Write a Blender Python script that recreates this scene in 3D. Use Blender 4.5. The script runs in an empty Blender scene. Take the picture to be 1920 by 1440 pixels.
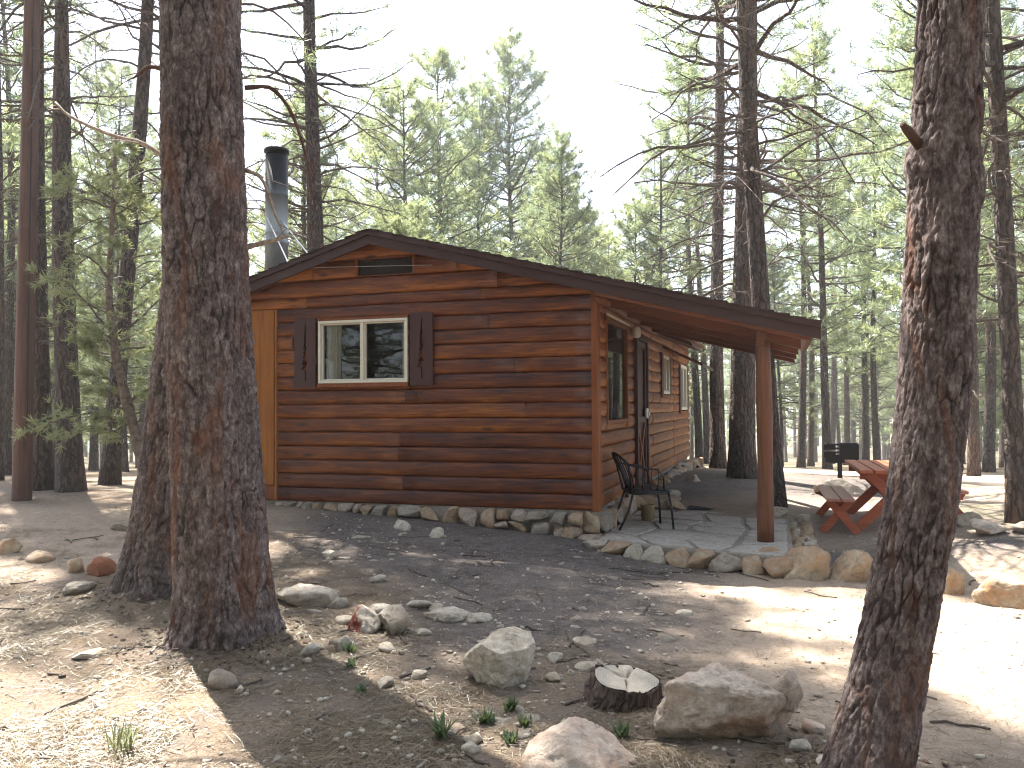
import bpy, bmesh, math, random
import numpy as np
from mathutils import Vector, Matrix, geometry

# ------------------------------------------------------------------ camera, sky, sun, exposure
S = bpy.context.scene
COL = S.collection
cam_d = bpy.data.cameras.new('camera'); cam = bpy.data.objects.new('camera', cam_d); COL.objects.link(cam)
cam_d.sensor_width = 36.0; cam_d.lens = 36.0*1530/1920; cam_d.clip_start = .05; cam_d.clip_end = 2000
_p = math.atan(42/1530); _a = -.007
_F = Vector((0, math.cos(_p), math.sin(_p))); _U = Vector((0, -math.sin(_p), math.cos(_p))); _R = Vector((1, 0, 0))
_R2 = _R*math.cos(_a)+_U*math.sin(_a); _U2 = _U*math.cos(_a)-_R*math.sin(_a)
cam.matrix_world = Matrix.Translation((0, 0, 1.62)) @ Matrix((_R2, _U2, -_F)).transposed().to_4x4()
S.camera = cam
SUN_EL = math.radians(58); SUN_DIR = Vector((-.59, .81, 0)).normalized()
W = bpy.data.worlds.new('World'); S.world = W; W.use_nodes = True
_nt = W.node_tree; _bg = _nt.nodes['Background']; _sky = _nt.nodes.new('ShaderNodeTexSky')
_sky.sky_type = 'NISHITA'; _sky.sun_disc = False; _sky.sun_elevation = SUN_EL
_sky.sun_rotation = math.atan2(SUN_DIR.x, SUN_DIR.y); _sky.air_density = 1.0; _sky.dust_density = 7.0; _sky.ozone_density = 1.0; _sky.altitude = 2100
_hs = _nt.nodes.new('ShaderNodeHueSaturation'); _hs.inputs['Saturation'].default_value = .6   # thin high haze: a paler sky
_nt.links.new(_sky.outputs[0], _hs.inputs['Color']); _nt.links.new(_hs.outputs[0], _bg.inputs[0]); _bg.inputs[1].default_value = .1
sun_d = bpy.data.lights.new('sun', 'SUN'); sun = bpy.data.objects.new('sun', sun_d); COL.objects.link(sun)
sun_d.energy = 4.4; sun_d.angle = math.radians(.53); sun_d.color = (1, .945, .86)
_dir = Vector((-SUN_DIR.x*math.cos(SUN_EL), -SUN_DIR.y*math.cos(SUN_EL), -math.sin(SUN_EL)))
sun.rotation_euler = _dir.to_track_quat('-Z', 'Y').to_euler()
S.view_settings.view_transform = 'Standard'; S.view_settings.look = 'None'; S.view_settings.gamma = 1
S.view_settings.use_curve_mapping = False; S.view_settings.exposure = 2.6
S.render.engine = 'CYCLES'
S.cycles.max_bounces = 7; S.cycles.diffuse_bounces = 4; S.cycles.transparent_max_bounces = 8; S.cycles.transmission_bounces = 5
S.cycles.filter_width = 1.15; S.cycles.use_denoising = True; S.cycles.denoising_input_passes = 'RGB_ALBEDO_NORMAL'; S.cycles.denoising_prefilter = 'ACCURATE'
S.cycles.sample_clamp_indirect = 4.
S.cycles.caustics_reflective = False; S.cycles.caustics_refractive = False

rng = np.random.default_rng(7)
rnd = random.Random(11)

# ------------------------------------------------------------------ numpy noise
def _h(ix, iy, iz, seed):
    h = (ix.astype(np.int64)*374761393 + iy.astype(np.int64)*668265263 + iz.astype(np.int64)*2147483647 + seed*974634777) & 0xffffffff
    h = ((h ^ (h >> 13))*1274126177) & 0xffffffff
    h = ((h ^ (h >> 16))*2246822519) & 0xffffffff
    return ((h ^ (h >> 15)) & 0xffffff)/float(0xffffff)
def vnoise(P, seed=0):
    P = np.asarray(P, float); i = np.floor(P); f = P-i; f = f*f*(3-2*f); i = i.astype(np.int64)
    r = 0
    for dx in (0, 1):
        for dy in (0, 1):
            for dz in (0, 1):
                w = (f[:, 0] if dx else 1-f[:, 0])*(f[:, 1] if dy else 1-f[:, 1])*(f[:, 2] if dz else 1-f[:, 2])
                r = r+w*_h(i[:, 0]+dx, i[:, 1]+dy, i[:, 2]+dz, seed)
    return r
def fbm(P, seed=0, oct=4, gain=.5):
    r = 0; a = 1; t = 0; P = np.asarray(P, float)
    for k in range(oct):
        r = r+a*(vnoise(P*(2.03**k)+k*17.3, seed+k)-.5); t += a; a *= gain
    return r/t*2
def sstep(a, b, x):
    t = np.clip((x-a)/(b-a), 0, 1); return t*t*(3-2*t)

# ------------------------------------------------------------------ objects
def link(o, parent=None):
    COL.objects.link(o)
    if parent is not None: o.parent = parent
    return o
def tag(o, label=None, cat=None, group=None, kind=None):
    if label: o['label'] = label
    if cat: o['category'] = cat
    if group: o['group'] = group
    if kind: o['kind'] = kind
    return o
def empty(name, loc=(0, 0, 0), rz=0, label=None, cat=None, group=None):
    o = bpy.data.objects.new(name, None); link(o); o.location = loc; o.rotation_euler = (0, 0, rz); o.empty_display_size = .2
    return tag(o, label, cat, group)

class MB:
    """collects polygons; build() links them as one mesh"""
    def __init__(s): s.v = []; s.f = []; s.n = 0; s.at = []
    def add(s, V, F, mat=0, tint=None):
        V = np.asarray(V, float).reshape(-1, 3); F = np.asarray(F, np.int64)
        s.v.append(V); s.f.append((F+s.n, mat)); s.n += len(V)
        s.at.append(np.full(len(V), .5) if tint is None else np.broadcast_to(np.asarray(tint, float), (len(V),)))
        return s
    def box(s, x0, x1, y0, y1, z0, z1, mat=0):
        V = [(x, y, z) for z in (z0, z1) for y in (y0, y1) for x in (x0, x1)]
        return s.add(V, [(0, 2, 3, 1), (4, 5, 7, 6), (0, 1, 5, 4), (2, 6, 7, 3), (0, 4, 6, 2), (1, 3, 7, 5)], mat)
    def cbox(s, x0, x1, y0, y1, z0, z1, c=.004, mat=0, M=None):
        """chamfered box"""
        lo = np.array((x0, y0, z0)); hi = np.array((x1, y1, z1)); c = min(c, *(abs(hi-lo)*.3))
        bm = bmesh.new(); bmesh.ops.create_cube(bm, size=1.0)
        for v in bm.verts: v.co = Vector(((lo+hi)/2+np.array(v.co)*(hi-lo)))
        bmesh.ops.bevel(bm, geom=list(bm.edges), offset=c, segments=1, affect='EDGES', profile=.5)
        bm.verts.index_update(); V = np.array([v.co for v in bm.verts])
        if M is not None: V = np.array([M @ Vector(v) for v in V])
        off = s.n; s.v.append(V); s.n += len(V); s.at.append(np.full(len(V), .5))
        q = [[v.index+off for v in f.verts] for f in bm.faces]
        for k in (3, 4):
            a = [x for x in q if len(x) == k]
            if a: s.f.append((np.array(a), mat))
        bm.free(); return s
    def bar(s, p, q, w, t, mat=0, up=(0, 0, 1), c=.004):
        """rectangular bar from p to q: width w along the horizontal side, thickness t"""
        p = Vector(p); q = Vector(q); d = q-p; L = d.length; d.normalize(); u = Vector(up)
        sd = d.cross(u)
        if sd.length < 1e-4: sd = Vector((1, 0, 0))
        sd.normalize(); u = sd.cross(d)
        M = Matrix.Translation(p) @ Matrix((d, sd, u)).transposed().to_4x4()
        return s.cbox(0, L, -w/2, w/2, -t/2, t/2, c, mat, M)
    def tube(s, P, R, k=8, mat=0, cap=True, tint=None):
        P = np.asarray(P, float)[None]; R = np.broadcast_to(np.asarray(R, float), (P.shape[1],))[None]
        return s.tubes(P, R, k, mat, cap, tint)
    def tubes(s, P, R, k=5, mat=0, cap=False, tint=None):
        """a batch of tubes P (B,n,3), R (B,n)"""
        B, n, _ = P.shape
        if B == 0: return s
        T = np.gradient(P, axis=1); T /= np.linalg.norm(T, axis=2, keepdims=True)+1e-9
        ref = np.where(np.abs(T.mean(1)[:, 2:3]) > .8, np.array([[1., 0, 0]]), np.array([[0, 0, 1.]]))[:, None, :]
        A = np.cross(T, np.broadcast_to(ref, T.shape)); A /= np.linalg.norm(A, axis=2, keepdims=True)+1e-9
        Bn = np.cross(T, A); th = np.arange(k)*2*np.pi/k
        V = P[:, :, None, :]+R[:, :, None, None]*(np.cos(th)[None, None, :, None]*A[:, :, None, :]+np.sin(th)[None, None, :, None]*Bn[:, :, None, :])
        idx = np.arange(B*n*k).reshape(B, n, k); a = idx[:, :-1]; b = idx[:, 1:]
        F = np.stack([a, np.roll(a, -1, 2), np.roll(b, -1, 2), b], -1).reshape(-1, 4)
        tt = None
        if tint is not None: tt = np.repeat(np.asarray(tint, float), n*k) if np.ndim(tint) else tint
        off = s.n
        s.add(V.reshape(-1, 3), F, mat, tt)
        if cap:
            s.f.append((idx[:, 0, ::-1].reshape(B, k)+off, mat)); s.f.append((idx[:, -1].reshape(B, k)+off, mat))
        return s
    def lathe(s, prof, k=16, mat=0, c=(0, 0, 0), cap=True):
        th = np.arange(k)*2*np.pi/k; prof = np.asarray(prof, float)
        V = np.stack([prof[:, 0:1]*np.cos(th)+c[0], prof[:, 0:1]*np.sin(th)+c[1], np.repeat(prof[:, 1:2]+c[2], k, 1)], -1)
        n = len(prof); idx = np.arange(n*k).reshape(n, k); a = idx[:-1]; b = idx[1:]; off = s.n
        s.add(V.reshape(-1, 3), np.stack([a, np.roll(a, -1, 1), np.roll(b, -1, 1), b], -1).reshape(-1, 4), mat)
        if cap:
            s.f.append((idx[0:1, ::-1]+off, mat)); s.f.append((idx[-1:]+off, mat))
        return s
    def mesh(s, name, mats, smooth=False, attr=True):
        V = np.concatenate(s.v) if s.v else np.zeros((0, 3)); me = bpy.data.meshes.new(name)
        me.vertices.add(len(V)); me.vertices.foreach_set('co', V.ravel())
        tot = np.concatenate([np.full(len(F), F.shape[1]) for F, m in s.f]); lv = np.concatenate([F.ravel() for F, m in s.f])
        mi = np.concatenate([np.full(len(F), m) for F, m in s.f])
        me.loops.add(len(lv)); me.loops.foreach_set('vertex_index', lv.astype(np.int32))
        me.polygons.add(len(tot)); st = np.r_[0, np.cumsum(tot)[:-1]]
        me.polygons.foreach_set('loop_start', st.astype(np.int32))
        me.polygons.foreach_set('material_index', mi.astype(np.int32))
        me.polygons.foreach_set('use_smooth', np.full(len(tot), smooth))
        for m in (mats if isinstance(mats, (list, tuple)) else [mats]): me.materials.append(m)
        if attr:
            a = me.attributes.new('tint', 'FLOAT', 'POINT'); a.data.foreach_set('value', np.concatenate(s.at).astype(np.float32))
        me.update(calc_edges=True); return me
    def build(s, name, mats, parent=None, smooth=False, loc=None, rz=None, attr=True):
        o = bpy.data.objects.new(name, s.mesh(name, mats, smooth, attr)); link(o, parent)
        if loc is not None: o.location = loc
        if rz is not None: o.rotation_euler = (0, 0, rz)
        return o
def obj(name, me, parent=None, loc=None, rz=None):
    o = bpy.data.objects.new(name, me); link(o, parent)
    if loc is not None: o.location = loc
    if rz is not None: o.rotation_euler = (0, 0, rz)
    return o

# ------------------------------------------------------------------ materials
class NT:
    def __init__(s, name, rough=.8, spec=.3):
        s.m = bpy.data.materials.new(name); s.m.use_nodes = True; s.t = s.m.node_tree
        s.b = s.t.nodes['Principled BSDF']; s.b.inputs['Roughness'].default_value = rough
        s.b.inputs['Specular IOR Level'].default_value = spec
    def n(s, typ, **kw):
        nd = s.t.nodes.new('ShaderNode'+typ)
        for k, v in kw.items():
            if k.startswith('_'): setattr(nd, k[1:], v)
            else: s.set(nd.inputs[int(k[1:])] if k[0] == 'i' and k[1:].isdigit() else nd.inputs[k], v)
        return nd
    def set(s, inp, v):
        if isinstance(v, bpy.types.NodeSocket): s.t.links.new(v, inp)
        else:
            if isinstance(v, tuple) and len(v) == 3 and inp.type == 'RGBA': v = (*v, 1)
            inp.default_value = v
    def coord(s, scale=(1, 1, 1), which='Object', loc=None):
        m = s.n('Mapping', Vector=s.n('TexCoord').outputs[which], Scale=scale)
        if loc is not None: s.set(m.inputs['Location'], loc)
        return m.outputs[0]
    def noise(s, vec, scale, detail=4, rough=.55, dist=0):
        return s.n('TexNoise', Vector=vec, Scale=scale, Detail=detail, Roughness=rough, Distortion=dist).outputs['Fac']
    def vor(s, vec, scale, feat='F1', out='Distance', rnd_=1):
        return s.n('TexVoronoi', _feature=feat, Vector=vec, Scale=scale, Randomness=rnd_).outputs[out]
    def ramp(s, f, stops, interp='LINEAR'):
        r = s.n('ValToRGB', Fac=f); cr = r.color_ramp; cr.interpolation = interp
        while len(cr.elements) < len(stops): cr.elements.new(.5)
        for e, (p, c) in zip(cr.elements, stops):
            e.position = p; e.color = (*c, 1) if isinstance(c, tuple) else (c, c, c, 1)
        return r.outputs[0]
    def mix(s, f, a, b, mode='MIX'):
        m = s.n('MixRGB', _blend_type=mode, Fac=f, Color1=a, Color2=b); return m.outputs[0]
    def math(s, op, a, b=0., c=0.):
        m = s.n('Math', _operation=op, i0=a, i1=b, i2=c); return m.outputs[0]
    def rng(s, f, a, b, c=0., d=1.):
        return s.n('MapRange', Value=f, **{'From Min': a, 'From Max': b, 'To Min': c, 'To Max': d}).outputs[0]
    def attr(s, name): return s.n('Attribute', _attribute_name=name).outputs['Fac']
    def rand(s): return s.n('ObjectInfo').outputs['Random']
    def ocol(s): return s.n('ObjectInfo').outputs['Color']
    def bump(s, h, strength=.4, dist=.01, normal=None):
        b = s.n('Bump', Height=h, Strength=strength, Distance=dist)
        if normal is not None: s.set(b.inputs['Normal'], normal)
        s.set(s.b.inputs['Normal'], b.outputs[0]); return b.outputs[0]
    def col(s, c): s.set(s.b.inputs['Base Color'], c); return s.m
def plain(name, c, rough=.6, spec=.3, metal=0, var=.25, scale=12):
    t = NT(name, rough, spec); t.b.inputs['Metallic'].default_value = metal
    f = t.noise(t.coord(), scale, 5, .6)
    t.col(t.mix(t.rng(f, .3, .7), tuple(x*(1-var) for x in c), tuple(min(1, x*(1+var)) for x in c)))
    t.bump(f, .15, .004); return t.m
# ------------------------------------------------------------------ the materials of the place
def m_log():
    t = NT('stained_log', .5, .35)
    r = t.rand(); off = t.n('CombineXYZ', X=t.math('MULTIPLY', r, 37.), Y=t.math('MULTIPLY', r, 91.), Z=t.math('MULTIPLY', r, 53.)).outputs[0]
    v0 = t.n('TexCoord').outputs['Object']; v = t.n('VectorMath', _operation='ADD', i0=v0, i1=off).outputs[0]
    g = t.noise(t.n('Mapping', Vector=v, Scale=(1.1, 16, 16)).outputs[0], 2.2, 7, .62, .6)
    g2 = t.noise(t.n('Mapping', Vector=v, Scale=(2.5, 60, 60)).outputs[0], 1.6, 4, .7)
    blot = t.noise(t.n('Mapping', Vector=v, Scale=(1, 3, 3)).outputs[0], 1.6, 3, .5)
    kd = t.vor(t.n('Mapping', Vector=v, Scale=(1.5, 5.2, 5.2)).outputs[0], 1.0)
    knot = t.rng(kd, .07, .16, 1, 0)
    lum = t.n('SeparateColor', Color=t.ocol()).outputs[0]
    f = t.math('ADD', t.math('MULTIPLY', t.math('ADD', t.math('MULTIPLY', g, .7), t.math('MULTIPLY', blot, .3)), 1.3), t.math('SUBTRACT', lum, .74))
    f = t.math('ADD', f, t.math('MULTIPLY', t.math('SUBTRACT', g2, .5), .6))
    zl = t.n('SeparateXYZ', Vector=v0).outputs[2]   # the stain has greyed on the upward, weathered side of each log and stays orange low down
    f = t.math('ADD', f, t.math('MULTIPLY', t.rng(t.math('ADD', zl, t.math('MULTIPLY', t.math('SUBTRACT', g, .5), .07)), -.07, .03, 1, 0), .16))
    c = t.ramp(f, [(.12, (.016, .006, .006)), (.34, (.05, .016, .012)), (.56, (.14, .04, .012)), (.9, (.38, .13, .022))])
    c = t.mix(t.math('MULTIPLY', knot, .8), c, (.02, .01, .008))
    t.bump(t.math('ADD', g, t.math('MULTIPLY', g2, .6)), .35, .008)
    t.set(t.b.inputs['Roughness'], t.rng(g2, .3, .7, .38, .62)); return t.col(c)
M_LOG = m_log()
def m_board(name, dark, light, gs=14, rough=.55):
    t = NT(name, rough, .3); r = t.rand()
    off = t.n('CombineXYZ', X=t.math('MULTIPLY', r, 31.), Y=t.math('MULTIPLY', r, 71.), Z=t.math('MULTIPLY', r, 13.)).outputs[0]
    v = t.n('VectorMath', _operation='ADD', i0=t.n('TexCoord').outputs['Object'], i1=off).outputs[0]
    return t, v, dark, light, gs
def board_mat(name, dark, light, axis='x', rough=.55, knots=True, bump=.25):
    t, v, dark, light, gs = m_board(name, dark, light, 14, rough)
    sc = {'x': (1, gs, gs), 'y': (gs, 1, gs), 'z': (gs, gs, 1)}[axis]
    g = t.noise(t.n('Mapping', Vector=v, Scale=sc).outputs[0], 2., 6, .6, .4)
    c = t.mix(t.rng(g, .3, .7), dark, light)
    c = t.mix(t.math('MULTIPLY', t.rand(), .45), c, dark)
    if knots:
        k = t.rng(t.vor(t.n('Mapping', Vector=v, Scale=tuple(1.6 if q == 1 else 5.5 for q in sc)).outputs[0], 1.), .05, .11, .8, 0)
        c = t.mix(k, c, tuple(x*.18 for x in dark))
    t.bump(g, bump, .005); return t.col(c)
M_GOLD = board_mat('golden_board', (.23, .078, .012), (.4, .15, .024), 'z')
M_TRIM = board_mat('orange_trim', (.14, .04, .012), (.24, .075, .019), 'z')
M_BEAM = board_mat('porch_timber', (.1, .03, .011), (.22, .07, .02), 'x')
M_POST = board_mat('post_timber', (.07, .026, .013), (.17, .065, .025), 'z', .6, True, .4)
M_FASCIA = board_mat('brown_fascia', (.04, .019, .016), (.062, .031, .026), 'x', .5, False, .12)
M_SHUT = board_mat('brown_shutter', (.046, .018, .016), (.068, .027, .022), 'z', .45, False, .12)
M_DOOR = board_mat('brown_door', (.045, .018, .016), (.07, .03, .024), 'z', .5, False, .12)
M_RED = board_mat('red_picnic_wood', (.3, .07, .032), (.48, .135, .062), 'x', .5, False, .3)
M_REDTOP = board_mat('red_bench_wood', (.3, .13, .1), (.46, .23, .18), 'x', .35, False, .3)
M_SHINGLE = plain('shingle', (.05, .035, .032), .9, .2, 0, .4, 30)
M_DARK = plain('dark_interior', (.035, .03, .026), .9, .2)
M_DECK = board_mat('roof_decking', (.1, .035, .016), (.17, .06, .024), 'y', .7, True)
M_FRAME = plain('cream_aluminium', (.62, .58, .47), .45, .4, 0, .06)
M_CURTAIN = plain('curtain_cloth', (.75, .72, .68), .9, .1, 0, .06)
M_IRON = plain('black_iron', (.012, .012, .014), .45, .5, .3, .3)
M_CHROME = plain('dull_steel', (.5, .5, .5), .35, .5, .8, .1)
M_LAMP = plain('lamp_glass', (.7, .68, .62), .3, .5, 0, .05)
M_MAT = plain('rubber_mat', (.03, .03, .035), .9, .2, 0, .4, 60)
M_BUCKET = plain('tan_bucket', (.23, .17, .09), .7, .3, 0, .2)
def m_flue():
    t = NT('flue_metal', .6, .4); z = t.n('SeparateXYZ', Vector=t.n('TexCoord').outputs['Object']).outputs[2]
    f = t.noise(t.coord((3, 3, 1)), 3, 4, .6)
    soot = t.rng(t.math('ADD', z, t.math('MULTIPLY', f, .35)), 1.3, 1.8)
    c = t.mix(t.rng(f, .3, .7), (.24, .27, .285), (.38, .41, .42)); c = t.mix(soot, c, (.012, .011, .011))
    t.set(t.b.inputs['Metallic'], t.rng(soot, 0, 1, .25, .0)); t.bump(f, .1, .005); return t.col(c)
M_FLUE = m_flue()
def m_glass():
    m = bpy.data.materials.new('window_glass'); m.use_nodes = True; nt = m.node_tree; nt.nodes.clear()
    o = nt.nodes.new('ShaderNodeOutputMaterial'); mx = nt.nodes.new('ShaderNodeMixShader'); tr = nt.nodes.new('ShaderNodeBsdfTransparent')
    gl = nt.nodes.new('ShaderNodeBsdfGlossy'); fr = nt.nodes.new('ShaderNodeFresnel'); fr.inputs[0].default_value = 1.36
    gl.inputs['Roughness'].default_value = .012; tr.inputs[0].default_value = (.88, .9, .89, 1)
    nt.links.new(fr.outputs[0], mx.inputs[0]); nt.links.new(tr.outputs[0], mx.inputs[1]); nt.links.new(gl.outputs[0], mx.inputs[2]); nt.links.new(mx.outputs[0], o.inputs[0])
    return m
M_GLASS = m_glass()
def m_stone(name, pale, stain, amt, grey=.35, rough=.9):
    t = NT(name, rough, .2); r = t.rand()
    off = t.n('CombineXYZ', X=t.math('MULTIPLY', r, 19.), Y=t.math('MULTIPLY', r, 47.), Z=t.math('MULTIPLY', r, 83.)).outputs[0]
    v = t.n('VectorMath', _operation='ADD', i0=t.n('TexCoord').outputs['Object'], i1=off).outputs[0]
    a = t.noise(v, 3.5, 6, .62, .4); b = t.noise(v, 22., 6, .65); d = t.noise(v, 7., 5, .7, 1.)
    e = t.noise(v, 70., 5, .75); c = t.mix(t.rng(t.math('ADD', t.math('MULTIPLY', b, .6), t.math('MULTIPLY', e, .4)), .34, .66), tuple(x*.6 for x in pale), tuple(min(1, x*1.22) for x in pale))
    c = t.mix(t.math('MULTIPLY', t.rng(a, .62-amt*.35, .8-amt*.25), .85), c, stain)
    c = t.mix(t.math('MULTIPLY', t.rng(t.math('ADD', t.math('MULTIPLY', d, .7), t.math('MULTIPLY', e, .3)), .52, .62), grey*1.7), c, (.15, .145, .135))
    pv = t.n('VectorMath', _operation='MULTIPLY_ADD', i0=t.n('TexNoise', Vector=v, Scale=9., Detail=4.).outputs['Color'], i1=(.12, .12, .12), i2=v).outputs[0]; pit = t.math('ADD', t.vor(pv, 17.), t.math('MULTIPLY', t.rng(d, .35, .55, 1, 0), .3)); c = t.mix(t.rng(pit, .1, .24, .45, 0), c, (.12, .1, .08))
    t.bump(t.math('ADD', t.math('ADD', a, t.math('MULTIPLY', b, .5)), t.math('ADD', t.math('MULTIPLY', t.rng(pit, .05, .4), .3), t.math('MULTIPLY', e, .35))), .8, .025); return t.col(c)
M_PALE = m_stone('pale_limestone', (.5, .44, .36), (.34, .23, .14), .35)
M_TAN = m_stone('tan_limestone', (.45, .36, .26), (.35, .2, .1), .65, .4)
M_PINK = m_stone('pinkish_limestone', (.5, .42, .35), (.34, .2, .13), .6, .4)
M_GREY = m_stone('grey_limestone', (.38, .33, .27), (.26, .2, .15), .4, .5)
M_RUST = m_stone('rust_red_stone', (.3, .13, .07), (.25, .08, .04), .8, .15)
M_MORTAR = m_stone('mortar', (.33, .29, .245), (.26, .21, .16), .3, .3)
M_FLAG = m_stone('flagstone', (.43, .39, .345), (.36, .3, .24), .4, .3, .85)
def m_painted():
    t = NT('red_painted_limestone', .8, .2); v = t.n('TexCoord').outputs['Object']
    a = t.noise(v, 14., 5, .65); x = t.n('SeparateXYZ', Vector=v).outputs
    f = t.rng(t.math('ADD', t.math('ADD', t.math('MULTIPLY', x[0], 6.), x[2]), t.math('MULTIPLY', t.math('SUBTRACT', a, .5), 1.2)), -.12, -.02, 1, 0)
    c = t.mix(t.rng(a, .3, .7), (.22, .19, .16), (.42, .37, .31)); c = t.mix(t.math('MULTIPLY', f, t.rng(t.noise(v, 30., 4, .7), .38, .55, .25, .95)), c, (.2, .024, .016))
    t.bump(a, .5, .02); return t.col(c)
M_PAINTED = m_painted()
def m_ground():
    t = NT('forest_dirt', .95, .15); v = t.n('TexCoord').outputs['Object']
    a = t.noise(v, 1.1, 6, .62, .3); b = t.noise(v, 9., 6, .68); d = t.noise(v, 46., 5, .7); w = t.noise(v, 3.1, 5, .6, .8)
    lit = t.attr('litter'); road = t.attr('sand'); gr = t.attr('grass')
    c = t.mix(t.rng(t.math('ADD', t.math('MULTIPLY', b, .6), t.math('MULTIPLY', d, .4)), .36, .64), (.066, .057, .054), (.2, .177, .165))
    c = t.mix(t.math('MULTIPLY', t.rng(a, .45, .7), .6), c, (.235, .205, .19))
    st = t.noise(t.n('Mapping', Vector=v, Scale=(1, 2.6, 1), Rotation=(0, 0, .6)).outputs[0], 34., 4, .7, 1.4)
    lc = t.mix(t.rng(st, .35, .65), (.11, .08, .058), (.36, .285, .205))
    c = t.mix(t.math('MULTIPLY', lit, t.rng(w, .3, .62, .25, 1.)), c, lc)
    sc = t.mix(t.rng(b, .3, .7), (.38, .3, .225), (.5, .41, .325)); c = t.mix(road, c, sc)
    gc = t.mix(t.rng(d, .3, .7), (.07, .085, .03), (.2, .2, .09)); c = t.mix(t.math('MULTIPLY', gr, t.rng(w, .35, .6)), c, gc)
    peb = t.vor(v, 34., out='Distance'); pc = t.n('TexVoronoi', Vector=v, Scale=34.).outputs['Color']
    pm = t.math('MULTIPLY', t.rng(peb, .2, .3, 1, 0), t.rng(t.n('SeparateColor', Color=pc).outputs[0], .7, .74))
    c = t.mix(t.math('MULTIPLY', pm, .7), c, (.45, .41, .36))
    c = t.mix(.35, c, t.mix(t.rng(d, .25, .75), (.05, .04, .035), (.6, .53, .46)), 'OVERLAY')
    h = t.math('ADD', t.math('ADD', t.math('MULTIPLY', b, .8), t.math('MULTIPLY', d, .45)), t.math('ADD', t.math('MULTIPLY', pm, .4), t.math('MULTIPLY', st, .25)))
    t.bump(h, .75, .035); return t.col(c)
M_GROUND = m_ground()
def m_bark_plate():
    t = NT('plated_pine_bark', .92, .2); fu = t.attr('furrow'); ti = t.attr('tint'); v = t.n('TexCoord').outputs['Object']
    o = t.noise(t.n('Mapping', Vector=v, Scale=(4.2, 4.2, .75)).outputs[0], 1.6, 4, .62, .7); b = t.noise(t.n('Mapping', Vector=v, Scale=(1, 1, .5)).outputs[0], 75., 5, .75); b2 = t.noise(t.n('Mapping', Vector=v, Scale=(1, 1, .42)).outputs[0], 30., 5, .7, .6)
    f = t.math('ADD', t.math('ADD', t.math('MULTIPLY', ti, .55), t.math('MULTIPLY', t.math('SUBTRACT', b, .5), 1.3)), t.math('ADD', t.math('MULTIPLY', t.math('SUBTRACT', b2, .5), 1.1), .2))
    pl = t.ramp(f, [(.12, (.045, .034, .032)), (.38, (.105, .078, .072)), (.58, (.165, .13, .12)), (.78, (.26, .22, .205)), (.95, (.36, .325, .31))])
    org = t.mix(t.rng(b2, .3, .7), (.07, .036, .025), (.25, .11, .058))
    pl = t.mix(t.rng(o, .53, .68, 0, .75), pl, org)
    fc = t.mix(t.rng(o, .48, .62), (.02, .013, .011), (.1, .036, .016))
    c = t.mix(t.rng(fu, .05, .5, .8, 0), pl, fc); t.bump(t.math('ADD', b, t.math('MULTIPLY', b2, 1.2)), .8, .016); return t.col(c)
M_PLATE = m_bark_plate()
def m_bark(name, a_, b_, c_):
    t = NT(name, .9, .2); r = t.rand(); off = t.n('CombineXYZ', X=t.math('MULTIPLY', r, 9.), Z=t.math('MULTIPLY', r, 40.)).outputs[0]
    v = t.n('VectorMath', _operation='ADD', i0=t.n('TexCoord').outputs['Object'], i1=off).outputs[0]
    wv = t.n('TexNoise', Vector=v, Scale=5., Detail=3.).outputs['Color']
    v2 = t.n('VectorMath', _operation='MULTIPLY_ADD', i0=wv, i1=(.16, .16, .4), i2=v).outputs[0]
    fr = t.vor(t.n('Mapping', Vector=v2, Scale=(15, 15, 2.6)).outputs[0], 1., 'DISTANCE_TO_EDGE')
    b = t.noise(t.n('Mapping', Vector=v, Scale=(1, 1, .3)).outputs[0], 30., 6, .72); o = t.noise(v, 1.3, 3, .5)
    pl = t.mix(t.rng(b, .33, .67), a_, b_); pl = t.mix(t.rng(o, .5, .7, 0, .55), pl, c_)
    c = t.mix(t.rng(fr, .0, .2, .6, 0), pl, tuple(x*.35 for x in a_))
    t.bump(t.math('ADD', t.rng(fr, 0, .25), t.math('MULTIPLY', b, .9)), .9, .035); return t.col(c)
M_BARK = m_bark('pine_bark', (.06, .046, .041), (.165, .132, .115), (.16, .085, .052))
M_BARKR = m_bark('reddish_pine_bark', (.075, .05, .042), (.19, .14, .12), (.2, .095, .055))
M_TWIG = plain('twig_bark', (.11, .088, .075), .9, .2, 0, .4, 30)
M_DEADW = plain('weathered_wood', (.3, .24, .19), .85, .2, 0, .35, 40)
M_REDLIMB = plain('reddish_limb', (.1, .058, .042), .85, .2, 0, .35, 30)
M_POLE = board_mat('utility_pole_wood', (.06, .029, .022), (.13, .065, .046), 'z', .75, False, .5)
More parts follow.
